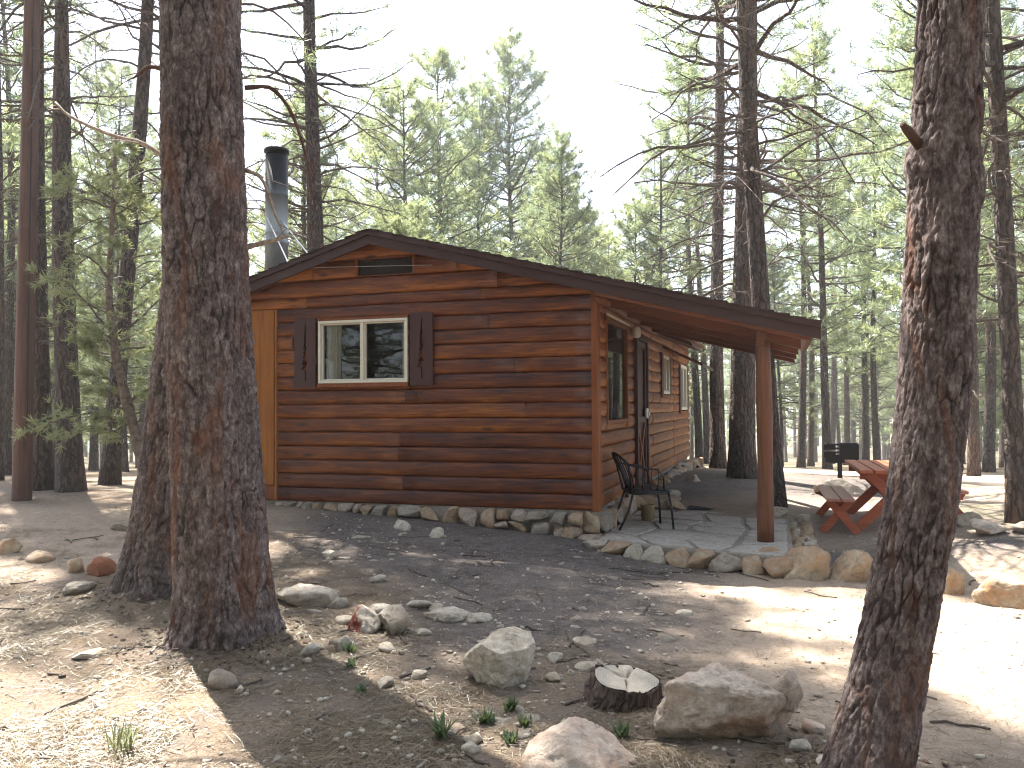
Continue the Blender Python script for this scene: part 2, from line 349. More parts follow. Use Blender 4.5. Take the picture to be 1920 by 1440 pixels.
def m_leaf(name, dark, light, trans, mixf=.5):
    m = bpy.data.materials.new(name); m.use_nodes = True; nt = m.node_tree; nt.nodes.clear()
    n = nt.nodes.new; l = nt.links.new
    o = n('ShaderNodeOutputMaterial'); at = n('ShaderNodeAttribute'); at.attribute_name = 'tint'
    c = n('ShaderNodeMixRGB'); c.inputs[1].default_value = (*dark, 1); c.inputs[2].default_value = (*light, 1); l(at.outputs['Fac'], c.inputs[0])
    oi = n('ShaderNodeObjectInfo'); hs = n('ShaderNodeHueSaturation'); l(c.outputs[0], hs.inputs['Color'])
    mr = n('ShaderNodeMapRange'); l(oi.outputs['Random'], mr.inputs[0]); mr.inputs[3].default_value = .75; mr.inputs[4].default_value = 1.25; l(mr.outputs[0], hs.inputs['Value'])
    d = n('ShaderNodeBsdfDiffuse'); l(hs.outputs[0], d.inputs[0])
    tr = n('ShaderNodeBsdfTranslucent'); g = n('ShaderNodeMixRGB'); g.inputs[0].default_value = .65; l(hs.outputs[0], g.inputs[1]); g.inputs[2].default_value = (*trans, 1); l(g.outputs[0], tr.inputs[0])
    mx = n('ShaderNodeMixShader'); mx.inputs[0].default_value = mixf; l(d.outputs[0], mx.inputs[1]); l(tr.outputs[0], mx.inputs[2])
    gl = n('ShaderNodeBsdfGlossy'); gl.inputs['Roughness'].default_value = .4; gl.inputs[0].default_value = (.8, .85, .8, 1); m2 = n('ShaderNodeMixShader'); m2.inputs[0].default_value = .06
    l(mx.outputs[0], m2.inputs[1]); l(gl.outputs[0], m2.inputs[2]); l(m2.outputs[0], o.inputs[0]); return m
M_NEEDLE = m_leaf('pine_needles', (.085, .115, .065), (.145, .175, .09), (.36, .45, .24), .6)
M_NEEDLE2 = m_leaf('yellowish_pine_needles', (.1, .125, .055), (.18, .2, .085), (.45, .5, .22), .6)
M_JUN = m_leaf('juniper_sprays', (.09, .11, .05), (.18, .19, .085), (.36, .4, .17), .55)
M_WEED = m_leaf('weed_leaves', (.06, .095, .04), (.12, .16, .07), (.2, .26, .1), .45)
M_STRAW = m_leaf('dry_needles', (.1, .065, .04), (.32, .235, .145), (.2, .14, .08), .12)
# ---- ground height: a thin-plate surface through surveyed points, falling away gently beyond the cabin
_GP = np.array([
 (0,-4,-.1),(-4,-3,0),(4,-3,-.12),(0,0,0),(-3,0,.03),(3,0,-.05),(-.01,3.6,.05),(-2.24,3.6,.06),(2.17,3.6,.03),(-1.83,5.2,.14),
 (-2.77,6.3,.18),(2.93,7.2,.06),(3.87,6.5,.01),(-1.11,6.5,.17),(.14,6,.11),(1.6,5.2,.04),(3.5,4.5,-.02),(.8,8.85,.17),(-2.84,10,.41),
 (-4.5,10.8,.45),(1.3,8.3,.075),(1.85,7.85,.045),(2.4,7.4,.05),(3.68,9.3,.14),(3.95,10.6,.17),(2.2,10.8,.14),(1.8,9.6,.12),(-1,9.6,.3),(-4.55,7.5,.25),(-5.5,5,.16),(-6.24,10.4,.48),
 (-6.64,11.5,.48),(-6.1,11.3,.49),(-6.39,13,.42),(3.87,13.8,.4),(3.44,10.7,.36),(3.1,12,.36),(5.41,8.8,.34),(5.01,8.3,.24),(5,12.5,.32),(-9,9,.4),(-9,14,.4),
 (-12,4,.2),(8,6,.1),(8,12,.3),(12,5,.0),(0,14,.4),(-4,16,.3),(4.5,17,.27),(-2,18,.2),(9,16,.1),(-10,18,.1),(14,14,0),(-16,12,.2)], float)
def _tps_fit(P):
    n=len(P); d=np.hypot(P[:,None,0]-P[None,:,0],P[:,None,1]-P[None,:,1]); K=np.where(d>0,d*d*np.log(d+1e-9),0)+np.eye(n)*.3
    Q=np.c_[np.ones(n),P[:,:2]]; A=np.zeros((n+3,n+3)); A[:n,:n]=K; A[:n,n:]=Q; A[n:,:n]=Q.T
    return np.linalg.solve(A,np.r_[P[:,2],0,0,0])
_GW=_tps_fit(_GP)
def ground_z(x,y):
    x=np.asarray(x,float); y=np.asarray(y,float); sh=np.broadcast(x,y).shape
    x=np.broadcast_to(x,sh).ravel(); y=np.broadcast_to(y,sh).ravel()
    xc=np.clip(x,-14,13); yc=np.clip(y,-4,17)
    d=np.hypot(xc[:,None]-_GP[None,:,0],yc[:,None]-_GP[None,:,1]); K=np.where(d>0,d*d*np.log(d+1e-9),0)
    z=K@_GW[:-3]+_GW[-3]+_GW[-2]*xc+_GW[-1]*yc
    fall=np.clip(np.hypot(np.maximum(y-16,0),.6*np.maximum(np.abs(x)-12,0)),0,75)
    return (z-.065*fall*(fall/(fall+4))).reshape(sh)
def axis(lo, hi, f0, f1, d, g=1.13, dmax=7.):
    a = list(np.arange(f0, f1, d)); s = d; x = f1
    while x < hi: a.append(x); s = min(s*g, dmax); x += s
    a.append(hi); s = d; x = f0-d; b = []
    while x > lo: b.append(x); s = min(s*g, dmax); x -= s
    b.append(lo); return np.array(b[::-1]+a)
def dents(x, y):
    P = np.c_[x, y, 0*x]
    near = 1/(1+(np.hypot(x, y-6)/9)**4)
    d = .028*fbm(P*2.1, 3, 4)+.013*fbm(P*9, 5, 3)*near+.006*fbm(P*30, 9, 2)*near
    u = (x-.8986)*math.cos(math.radians(18))-(y-9)*math.sin(math.radians(18)); v = (x-.8986)*math.sin(math.radians(18))+(y-9)*math.cos(math.radians(18))
    flat = sstep(-6, -5.4, u)*sstep(2.6, 2.1, u)*sstep(-1.1, -.6, v)*sstep(11, 10.2, v)
    for cx_, cy_, h_, s_ in ((-1.875, 5.3, .07, .42), (-2.78, 6.4, .06, .38), (1.45, 3.4, .045, .3), (-.085, 4.62, .02, .3), (.985, 3.9, .03, .42), (.575, 4.33, .025, .26), (.27, 3.6, .03, .36)):   # soil and needles banked against trunks and boulders
        d = d+h_*np.exp(-((x-cx_)**2+(y-cy_)**2)/s_**2)
    return d*(1-.8*flat)
def gz(x, y):
    x = np.atleast_1d(np.asarray(x, float)); y = np.atleast_1d(np.asarray(y, float)); return ground_z(x, y)+dents(x, y)
def gz1(x, y): return float(gz(x, y)[0])
def f_sand(x, y):
    P = np.c_[x, y, 0*x]; w = .35*fbm(P*1.3, 21, 3)
    a = sstep(.7, 1.9, x+w-.25*(y-5.5))*sstep(8.2, 7.4, y+w*.5)*sstep(3.6, 4.6, y+w+.15*x)*sstep(14, 9, x)
    b = sstep(5.6, 6.4, x+w-.1*(y-10))*sstep(14.5, 13.2, y+w)*sstep(8.2, 9.5, y+w)          # gravel drive at the right
    c = sstep(15.2, 16.2, y+w*2)*sstep(21, 19.5, y+w*2)*sstep(3.5, 5, x)
    d = sstep(1.9, 2.6, x)*sstep(8.2, 8.8, y)*sstep(12, 11, y)*sstep(6, 5, x)*.55
    e = sstep(-1.8, -3.2, x+w)*sstep(6.6, 7.3, y+w)*sstep(10.6, 9.6, y+w)*.75
    return np.clip(np.maximum.reduce([a*.9, b, c*.9, d, e]), 0, 1)
def f_litter(x, y):
    P = np.c_[x, y, 0*x]; w = fbm(P*.9, 31, 3)
    a = sstep(-.2, -1.4, x+.8*w+.35*(y-5))*1.
    b = sstep(5.6, 4.4, y+.6*w)*sstep(2.4, 1., x)*.9
    c = sstep(4.4, 3.7, y+.3*w)*.8
    far = sstep(13, 17, y)*.7
    return np.clip(np.maximum.reduce([a, b, c, far])*(1-.7*f_sand(x, y)), 0, 1)
def f_grass(x, y):
    P = np.c_[x, y, 0*x]; w = fbm(P*.7, 41, 3)
    a = sstep(5, 5.8, x)*sstep(8.2, 8.9, y+.4*w)*sstep(11, 10, y+.4*w)*.7
    b = sstep(18, 24, y)*(.45+.5*w)*sstep(2, 4, np.abs(x)+2)
    return np.clip(np.maximum(a, b), 0, 1)
def make_ground():
    X = axis(-320, 320, -4.6, 4.8, .036); Y = axis(-60, 420, 3.1, 9.2, .036); gx, gy = np.meshgrid(X, Y)
    x, y = gx.ravel(), gy.ravel(); z = np.concatenate([gz(x[i:i+20000], y[i:i+20000]) for i in range(0, len(x), 20000)])
    nx, ny = len(X), len(Y); i = np.arange(nx*ny).reshape(ny, nx)
    F = np.stack([i[:-1, :-1], i[:-1, 1:], i[1:, 1:], i[1:, :-1]], -1).reshape(-1, 4)
    mb = MB(); mb.add(np.c_[x, y, z], F); o = mb.build('ground', M_GROUND, smooth=True)
    for nm, fn in (('sand', f_sand), ('litter', f_litter), ('grass', f_grass)):
        a = o.data.attributes.new(nm, 'FLOAT', 'POINT'); a.data.foreach_set('value', fn(x, y).astype(np.float32))
    tag(o, kind='structure')
make_ground()
# ------------------------------------------------------------------ stones
_ICO = {}
def ico(n):
    if n not in _ICO:
        bm = bmesh.new(); bmesh.ops.create_icosphere(bm, subdivisions=n, radius=1.0)
        bm.verts.index_update(); _ICO[n] = (np.array([v.co for v in bm.verts]), np.array([[v.index for v in f.verts] for f in bm.faces])); bm.free()
    return _ICO[n]
def rock_geo(seed, dims, sub=3, cuts=9, rough=.16, fine=.035, flat=.55, extra=(), boxy=1.):
    """a broken limestone lump: a noisy ball cut by random planes; dims are its full width, depth, height; bottom sits near z=0"""
    r = np.random.default_rng(seed); V, F = ico(sub); V = V.copy()
    V = np.sign(V)*np.abs(V)**boxy
    V *= (1+rough*2*fbm(V*1.1+seed*3.7, seed, 3))[:, None]
    for k in range(cuts):
        n = r.normal(size=3); n /= np.linalg.norm(n); d = r.uniform(.45, .82); s = V@n-d; V -= n*(np.maximum(s, 0)*.94)[:, None]
    for n, d in extra:
        n = np.array(n, float); n /= np.linalg.norm(n); s = V@n-d; V -= n*(np.maximum(s, 0)*.93)[:, None]
    N = V/np.linalg.norm(V, axis=1, keepdims=True)
    V += N*(fine*2*fbm(V*4.5+seed, seed+5, 4)+fine*1.2*fbm(V*13, seed+8, 3)+(fine*.6*fbm(V*34, seed+9, 2) if sub > 3 else 0))[:, None]
    V[:, 2] = np.where(V[:, 2] < -flat, -flat+(V[:, 2]+flat)*.15, V[:, 2])
    lo, hi = V.min(0), V.max(0); V = (V-(lo+hi)/2)/(hi-lo)*np.array(dims); V[:, 2] += dims[2]/2
    return V, F
def rock_mesh(name, mat, *a, **k):
    V, F = rock_geo(*a, **k); mb = MB(); mb.add(V, F); return mb.mesh(name, mat, True, False)
# ------------------------------------------------------------------ the log cabin (local x along its front, y along its side, from the near right corner)
YAW = -math.radians(18); CX, CY = .8986, 9.0
cabin = empty('log_cabin', (CX, CY, 0), YAW, 'brown log cabin with low gable roof and an open porch on its side', 'cabin')
ZB, HR = .47, .1707
RX, RZ, SR, SL = -2.62, 3.71, .2586, .2945            # ridge, slopes
XE, XL = 2.33, -5.5                                   # eaves
def roof_z(x): return RZ-SR*(x-RX) if x > RX else RZ-SL*(RX-x)
HP = math.pi/2
def on_wall(face, a, z, n=0.): return ((a, -n, z), 0.) if face == 'front' else ((n, a, z), HP)
def siding(face, a0, a1, z0, z1, lum, zmin=None, zmax=None, cut=None, name='siding_log', bulge=.042):
    zc, h = (z0+z1)/2, (z1-z0)/2; zs = zc+h*np.array([-1, -.93, -.72, -.4, 0, .4, .72, .93, 1])
    nn = bulge*np.sqrt(np.clip(1-((zs-zc)/h)**2, 0, 1))**.62
    zs = np.clip(zs, zmin if zmin is not None else -9, zmax if zmax is not None else 9)
    nx = max(3, int((a1-a0)/.22)); seed = rnd.randrange(9999)
    t = np.linspace(0, 1, nx+1); V = []
    for tt in t:
        lo = np.full(9, a0); hi = np.full(9, a1)
        if cut:
            c = np.array([cut(z) for z in zs]); lo = np.maximum(lo, c[:, 0]); hi = np.minimum(hi, c[:, 1]); hi = np.maximum(hi, lo+.002)
        V.append(np.c_[lo+(hi-lo)*tt, -nn, zs])
    V = np.array(V); w = fbm(V.reshape(-1, 3)*np.array([2.2, 6, 9])+seed, seed, 2).reshape(V.shape[:2])
    V[:, 1:-1, 1] -= .0075*w[:, 1:-1]; V[:, 1:-1, 2] += .005*w[:, 1:-1]
    V = np.concatenate([V, V[:, -1:]*[1, 0, 1]+[0, .02, 0], V[:, :1]*[1, 0, 1]+[0, .02, 0]], 1)
    k = V.shape[1]; i = np.arange((nx+1)*k).reshape(nx+1, k); a = i[:-1]; b = i[1:]
    V = V-np.array([a0, 0, zc])
    mb = MB(); off = 0
    mb.add(V.reshape(-1, 3), np.stack([a, b, np.roll(b, -1, 1), np.roll(a, -1, 1)], -1).reshape(-1, 4)[:, ::-1])
    mb.f.append((i[:1], 0)); mb.f.append((i[-1:, ::-1], 0))
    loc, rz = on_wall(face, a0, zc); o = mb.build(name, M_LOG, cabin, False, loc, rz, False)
    # the curved face shaded smooth, the ends flat
    ln = np.abs(np.array([p.normal[0] for p in o.data.polygons])) < .5; o.data.polygons.foreach_set('use_smooth', ln)
    o.color = (max(0, min(1, lum+rnd.uniform(-.045, .045))), 0, 0, 1); return o
def rows_with(face, a_lo, a_hi, zlist, openings, joints, lumf, cut=None):
    for k, (z0, z1) in enumerate(zlist):
        segs = [(a_lo, a_hi, None, None)]
        for (p, q, oz0, oz1) in openings:
            if oz1 <= z0+.012 or oz0 >= z1-.012: continue
            new = []
            for s in segs:
                if q <= s[0] or p >= s[1] or s[2] is not None or s[3] is not None: new.append(s); continue
                if p > s[0]+.01: new.append((s[0], p, None, None))
                if oz0 > z0+.012: new.append((max(p, s[0]), min(q, s[1]), None, oz0))
                if oz1 < z1-.012: new.append((max(p, s[0]), min(q, s[1]), oz1, None))
                if q < s[1]-.01: new.append((q, s[1], None, None))
            segs = new
        for s in segs:
            cutp = [s[0]]+[j for j in joints.get(k, ()) if s[0]+.15 < j < s[1]-.15]+[s[1]]
            for a, b in zip(cutp[:-1], cutp[1:]):
                if cut is not None:
                    lo, hi = cut((z0+z1)/2)
                    if b < lo+.05 or a > hi-.05: continue
                siding(face, a+.0015, b-.0015, z0, z1-.001, lumf((a+b)/2, (z0+z1)/2), s[2], s[3], cut)
ROWS = [(ZB+HR*k, ZB+HR*(k+1)) for k in range(14)]
WIN = (-3.42, -2.22, 1.915, 2.68); VENT = (-2.92, -2.13, 3.2, 3.42)
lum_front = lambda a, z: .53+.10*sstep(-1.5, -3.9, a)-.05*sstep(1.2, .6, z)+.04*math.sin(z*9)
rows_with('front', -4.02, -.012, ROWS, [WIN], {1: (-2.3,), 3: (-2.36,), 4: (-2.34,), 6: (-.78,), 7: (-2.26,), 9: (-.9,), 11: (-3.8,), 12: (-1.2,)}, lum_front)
cutg = lambda z: (RX-(RZ-.075-z)/SL, min(-.012, RX+(RZ-.075-z)/SR))
GR = [(2.8598, 2.99), (2.99, 3.2), (3.2, 3.42), (3.42, 3.632)]
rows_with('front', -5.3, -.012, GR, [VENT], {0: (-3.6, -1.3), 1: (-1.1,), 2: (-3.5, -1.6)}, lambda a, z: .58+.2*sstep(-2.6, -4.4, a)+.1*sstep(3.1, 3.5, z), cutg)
BW = (.54, 1.94, 1.4, 2.67); DR = (2.45, 3.5, .4, 2.65); W1 = (5.2, 6.5, 1.8, 2.53); W2 = (7.9, 9.5, 1.5, 2.48)
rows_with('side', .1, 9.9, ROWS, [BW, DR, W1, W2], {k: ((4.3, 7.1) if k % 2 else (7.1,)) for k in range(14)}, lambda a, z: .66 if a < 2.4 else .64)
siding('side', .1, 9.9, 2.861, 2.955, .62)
# upright boards at the left end of the front
x = -5.3
while x < -4.09:
    w = min(.205, -4.04-x); mb = MB(); mb.cbox(0, w-.004, -.02, .02, 0, 2.195, .004); mb.build('upright_board', M_GOLD, cabin, loc=(x, -.012, .66)); x += w
MB().cbox(-5.3, -4.04, -.028, .02, .47, .655, .005).build('skirt_board', M_TRIM, cabin)
MB().cbox(0, .028, -.055, .02, 0, 2.385, .004).build('trim_strip', M_GOLD, cabin, loc=(-4.05, 0, .472))
MB().cbox(-.011, .062, -.062, .098, 0, 2.46, .006).build('corner_board', M_TRIM, cabin, loc=(0, 0, .46))
# dark room and its shell
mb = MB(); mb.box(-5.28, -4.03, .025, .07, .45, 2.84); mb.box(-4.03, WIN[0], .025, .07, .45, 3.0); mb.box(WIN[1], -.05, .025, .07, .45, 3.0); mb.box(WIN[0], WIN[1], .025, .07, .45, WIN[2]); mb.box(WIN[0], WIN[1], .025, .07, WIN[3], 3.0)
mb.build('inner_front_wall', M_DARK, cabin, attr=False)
mb = MB(); ys = [.08, BW[0], BW[1], W1[0], W1[1], W2[0], W2[1], 9.88]
for k in range(0, 8, 2): mb.box(-.07, -.025, ys[k], ys[k+1], .45, 2.95)
for o_ in (BW, W1, W2): mb.box(-.07, -.025, o_[0], o_[1], .45, o_[2]); mb.box(-.07, -.025, o_[0], o_[1], o_[3], 2.95)
mb.build('inner_side_wall', M_DARK, cabin, attr=False)
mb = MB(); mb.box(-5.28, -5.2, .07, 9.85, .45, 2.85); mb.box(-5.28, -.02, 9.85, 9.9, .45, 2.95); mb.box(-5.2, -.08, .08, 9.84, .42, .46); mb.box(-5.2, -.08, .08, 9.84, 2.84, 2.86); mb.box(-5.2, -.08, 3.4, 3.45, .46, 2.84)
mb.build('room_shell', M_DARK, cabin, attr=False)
def prism_xz(mb, poly, y0, y1, mat=0):
    n = len(poly); V = [(x, y0, z) for x, z in poly]+[(x, y1, z) for x, z in poly]
    mb.add(V, [list(range(n))], mat); mb.add(V, [list(range(2*n-1, n-1, -1))], mat)
    mb.add(V, [(i, i+n, (i+1) % n+n, (i+1) % n) for i in range(n)], mat); return mb
prism_xz(MB(), [(-5.28, 2.86), (-2.62, 3.62), (-.02, 2.96), (-.02, 2.86)], 9.86, 9.92).build('back_gable', M_DARK, cabin, attr=False)
# front window
def window_(name, face, a0, a1, z0, z1, fw, mat, mull=True, nout=.075, label=None):
    loc, rz = on_wall(face, a0, z0); w, h = a1-a0, z1-z0; mb = MB()
    mb.cbox(0, w, -nout, .03, 0, fw, .004).cbox(0, w, -nout, .03, h-fw, h, .004).cbox(0, fw, -nout, .03, fw, h-fw, .004).cbox(w-fw, w, -nout, .03, fw, h-fw, .004)
    if mull: mb.cbox(w/2-fw*.55, w/2+fw*.55, -nout+.006, .03, fw, h-fw, .004)
    f = mb.build(name, mat, cabin, loc=loc, rz=rz, attr=False)
    for p, q in ([(fw, w/2-fw*.55), (w/2+fw*.55, w-fw)] if mull else [(fw, w-fw)]):
        g = MB().box(p, q, -.012, -.006, fw, h-fw).build('pane', M_GLASS, f, attr=False)
        s = MB(); e = .018
        if mull: s.cbox(p, p+e, -.05, 0, fw, h-fw, .003).cbox(q-e, q, -.05, 0, fw, h-fw, .003).cbox(p+e, q-e, -.05, 0, fw, fw+e, .003).cbox(p+e, q-e, -.05, 0, h-fw-e, h-fw, .003); s.build('sash', mat, f, attr=False)
    return f
def curtain(f, x0, x1, z0, z1, y=.08, folds=5, mat=None):
    n = folds*8; t = np.linspace(0, 1, n+1); zs = np.linspace(z0, z1, 6)
    V = np.array([[(x0+(x1-x0)*a, y+.018*math.sin(a*folds*2*math.pi+.6*math.sin(z*3))+.01*math.sin(a*17), z) for a in t] for z in zs])
    i = np.arange(6*(n+1)).reshape(6, n+1); F = np.stack([i[:-1, :-1], i[:-1, 1:], i[1:, 1:], i[1:, :-1]], -1).reshape(-1, 4)
    MB().add(V.reshape(-1, 3), F).build('curtain', mat or M_CURTAIN, f, True, attr=False)
f = window_('window', 'front', *WIN, .034, M_FRAME); curtain(f, .05, .26, .04, .74, .045); curtain(f, 1.08, 1.16, .04, .74, .045, folds=2)
MB().cbox(WIN[0]-.01, WIN[1]+.01, -.085, -.05, WIN[2]-.05, WIN[2]-.002, .004).build('window_sill', M_TRIM, cabin)
MB().cbox(WIN[0]-.01, WIN[1]+.01, -.072, -.04, WIN[3]+.002, WIN[3]+.03, .004).build('window_head', M_TRIM, cabin)
# shutters with a cut-out pine
def shutter(x0, x1, z0, z1):
    w, h = x1-x0, z1-z0; out = [(0, 0), (w, 0), (w, h), (0, h)]
    cx = w*.53; hole = [(cx-.012, h*.1)]; zt, zb = h*.93, h*.26; n = 9
    hole = [(cx+.008, h*.1), (cx+.008, h*.25), (cx+.022, h*.26)]
    hole += [(cx+.022-.02*(k+1)/n, zb+(zt-zb)*(k+1)/n) for k in range(n-1)]+[(cx+.002, zt)]
    for k in range(n):
        zz = zt-(zt-zb)*(k+.55)/n; r = .008+.05*(k+1)/n
        hole += [(cx-r, zz-.034), (cx-r*.35-.004, zz-.004-.03)]
    hole += [(cx-.01, h*.25), (cx-.01, h*.1)]
    tris = geometry.tessellate_polygon([[Vector((a, b, 0)) for a, b in out], [Vector((a, b, 0)) for a, b in hole]])
    P = out+hole; V = [(a, -.022, b) for a, b in P]+[(a, 0, b) for a, b in P]; m = len(P); mb = MB()
    mb.add(V, [t for t in tris]); mb.add(V, [(t[0]+m, t[2]+m, t[1]+m) for t in tris])
    mb.add(V, [(i, (i+1) % 4, (i+1) % 4+m, i+m) for i in range(4)]); q = len(hole)
    mb.add(V, [(4+i, 4+(i+1) % q, 4+(i+1) % q+m, 4+i+m) for i in range(q)])
    mb.build('shutter', M_SHUT, cabin, loc=(x0, -.05, z0))
shutter(-3.755, -3.455, 1.87, 2.725); shutter(-2.185, -1.895, 1.875, 2.735)
# gable vent
mb = MB(); mb.cbox(VENT[0], VENT[1], -.05, .0, VENT[2], VENT[2]+.012, .003).cbox(VENT[0], VENT[0]+.03, -.05, 0, VENT[2]+.012, VENT[3], .003).cbox(VENT[1]-.03, VENT[1], -.05, 0, VENT[2]+.012, VENT[3], .003).cbox(VENT[0]+.03, VENT[1]-.03, -.05, 0, VENT[3]-.014, VENT[3], .003)
f = mb.build('gable_vent', M_TRIM, cabin, attr=False)
MB().box(VENT[0]+.03, VENT[1]-.03, .015, .03, VENT[2]+.012, VENT[3]-.014).build('screen', M_DARK, f, attr=False)
MB().tube([(-4.3, -.07, 3.34), (-3.4, -.06, 3.345), (-2.5, -.06, 3.31), (-1.9, -.062, 3.285)], .004, 5).build('cable', M_CHROME, cabin)
# side windows
f = window_('picture_window', 'side', *BW, .05, M_TRIM, False, .05); curtain(f, .35, 1.3, .05, 1.2, .07, 9)
MB().cbox(0, 1.5, -.07, -.045, 0, .03, .004).build('window_head', M_FRAME, cabin, loc=(.0, BW[0]-.05, BW[3]+.004), rz=HP)
for w_ in (W1, W2):
    f = window_('side_window', 'side', w_[0]+.22, w_[1]-.22, w_[2]+.02, w_[3]-.02, .045, M_FRAME, True, .06); curtain(f, .06, .34, .05, w_[3]-w_[2]-.1, .07, 3)
    for q0, q1 in ((w_[0], w_[0]+.21), (w_[1]-.21, w_[1])): MB().cbox(0, q1-q0, -.065, 0, 0, w_[3]-w_[2], .005).build('shutter', M_SHUT, cabin, loc=(.0, q0, w_[2]), rz=HP)
    MB().cbox(0, w_[1]-w_[0], -.07, 0, 0, .045, .004).build('window_sill', M_TRIM, cabin, loc=(0, w_[0], w_[2]-.047), rz=HP)
# door with screen door: upper panel, cross-buck below
dl, dh = DR[1]-DR[0], DR[3]-.45; mb = MB(); mb.cbox(0, .09, -.09, .02, 0, dh, .004).cbox(dl-.09, dl, -.09, .02, 0, dh, .004).cbox(.09, dl-.09, -.09, .02, dh-.09, dh, .004)
door = mb.build('door', M_DOOR, cabin, loc=(0, DR[0], .45), rz=HP, attr=False)
MB().cbox(.095, dl-.095, -.03, 0, .01, dh-.095, .004).build('panel', M_DOOR, door, attr=False)
mb = MB(); a, b = .1, dl-.1
mb.cbox(a, a+.08, -.062, -.032, .02, dh-.1, .004).cbox(b-.08, b, -.062, -.032, .02, dh-.1, .004)
for zz in (.02, .92, dh-.19): mb.cbox(a+.08, b-.08, -.062, -.032, zz, zz+.09, .004)
mb.build('screen_frame', M_SHUT, door, attr=False)
mb = MB(); mb.bar((a+.08, -.05, .11), (b-.08, -.05, .92), .022, .06, 0, (0, 0, 1)); mb.build('cross_brace', M_TRIM, door, attr=False)
mb = MB(); mb.bar((a+.08, -.053, .92), (b-.08, -.053, .11), .022, .06, 0, (0, 0, 1)); mb.build('cross_brace', M_TRIM, door, attr=False)
MB().cbox(b-.16, b-.02, -.1, -.063, .98, 1.13, .008).cbox(b-.13, b-.05, -.125, -.1, 1.02, 1.07, .006).build('lock_box', M_CHROME, door, attr=False)
mb = MB(); mb.lathe([(.03, -.02), (.055, 0), (.06, .06), (.05, .12), (.02, .14)], 12); mb.build('porch_lamp', M_LAMP, cabin, loc=(.12, 2.22, 2.56), attr=False)
# roof: deck, shingle courses, fascia, rafters, decking boards, ledger, beam, posts
def slab(mb, x0, x1, top, bot, y0, y1, zf=roof_z, mat=0): return prism_xz(mb, [(x0, zf(x0)+top), (x1, zf(x1)+top), (x1, zf(x1)+bot), (x0, zf(x0)+bot)], y0, y1, mat)
YF, YP, YB = -.25, 3.6, 10.15
mb = MB(); slab(mb, RX+.001, .38, 0, -.05, YF, YB, lambda x: RZ-SR*(x-RX)); slab(mb, .381, XE, 0, -.05, YF, YP); slab(mb, XL, RX, 0, -.05, YF, YB, lambda x: RZ-SL*(RX-x))
roof = mb.build('roof', M_DECK, cabin, attr=False)
def course(x0, x1, y0, y1, sgn):
    a, b = (x0, x1); za, zb = roof_z(a), roof_z(b); hi, lo = .006, .024
    ta, tb = (hi, lo) if sgn > 0 else (lo, hi); n = 10; ys = np.linspace(y0, y1, n+1); mb = MB()
    prism_xz(mb, [(a, za+ta), (b, zb+tb), (b, zb+.002), (a, za+.002)], y0, y1); mb.build('shingle_course', M_SHINGLE, roof, attr=False)
x = RX+.002
while x < XE+.02:
    x1 = min(x+.15, XE+.025); course(x, x1+.0, YF-.05+rnd.uniform(-.014, .014), YB+.03 if x1 < .4 else YP+.03, 1); x = x1+.001
x = RX-.002
while x > XL-.01:
    x1 = max(x-.15, XL-.025); course(x1, x, YF-.05+rnd.uniform(-.014, .014), YB+.03, -1); x = x1-.001
def rz_(x): return RZ-SR*(x-RX)
def lz_(x): return RZ-SL*(RX-x)
for x0, x1, fn in ((RX+.0015, XE+.015, rz_), (XL-.015, RX-.0015, lz_)):
    slab(MB(), x0, x1, .001, -.055, YF-.034, YF-.004, fn).build('drip_edge', M_FASCIA, cabin, attr=False)
    slab(MB(), x0, x1, -.04, -.165, YF-.003, YF+.022, fn).build('fascia_board', M_FASCIA, cabin, attr=False)
slab(MB(), XL+.02, -.02, -.052, -.07, YF+.024, -.001, roof_z) if False else None
for k, y in enumerate((.3, 1.35, 2.4, 3.42)):
    mb = MB(); slab(mb, .07, 2.17, -.052, -.262, y-.012, y+.11, rz_); mb.build('rafter', M_BEAM, cabin, attr=False)
mb = MB(); slab(mb, .07, 2.26, -.052, -.2, YF+.024, YF+.085, rz_); mb.build('barge_rafter', M_BEAM, cabin, attr=False)
for q in range(8):
    x0 = .04+q*.28; slab(MB(), x0, min(x0+.275, XE-.03), -.0505, -.0515-.0004*q, YF+.08, YP-.02, rz_).build('ceiling_board', M_BEAM, cabin, attr=False)
n = 9; P = np.c_[np.full(n, .11), np.linspace(-.14, 4.2, n), np.full(n, 2.78)+.008*np.sin(np.arange(n)*1.7)]
MB().tube(P, .055+.004*np.sin(np.arange(n)*2.3), 12).build('ledger_pole', M_BEAM, cabin, True, attr=False)
MB().cbox(1.745, 1.835, .06, 3.4, 2.17, 2.284, .008).build('porch_beam', M_BEAM, cabin, attr=False)
for y in (-.05, 3.2):
    n = 14; zz = np.linspace(.215, 2.27 if y < 0 else 2.17, n); P = np.c_[1.79+.012*np.sin(zz*1.3)-.002, np.full(n, y), zz]
    p = MB().tube(P, .083-.006*(zz-.2)/2.1+.003*np.sin(zz*5), 18).build('porch_post', M_POST, cabin, True, attr=False)
    if y < 0: MB().cbox(1.73, 1.835, y-.078, y-.043, 2.22, 2.45, .006).build('notched_top', M_POST, p, attr=False)
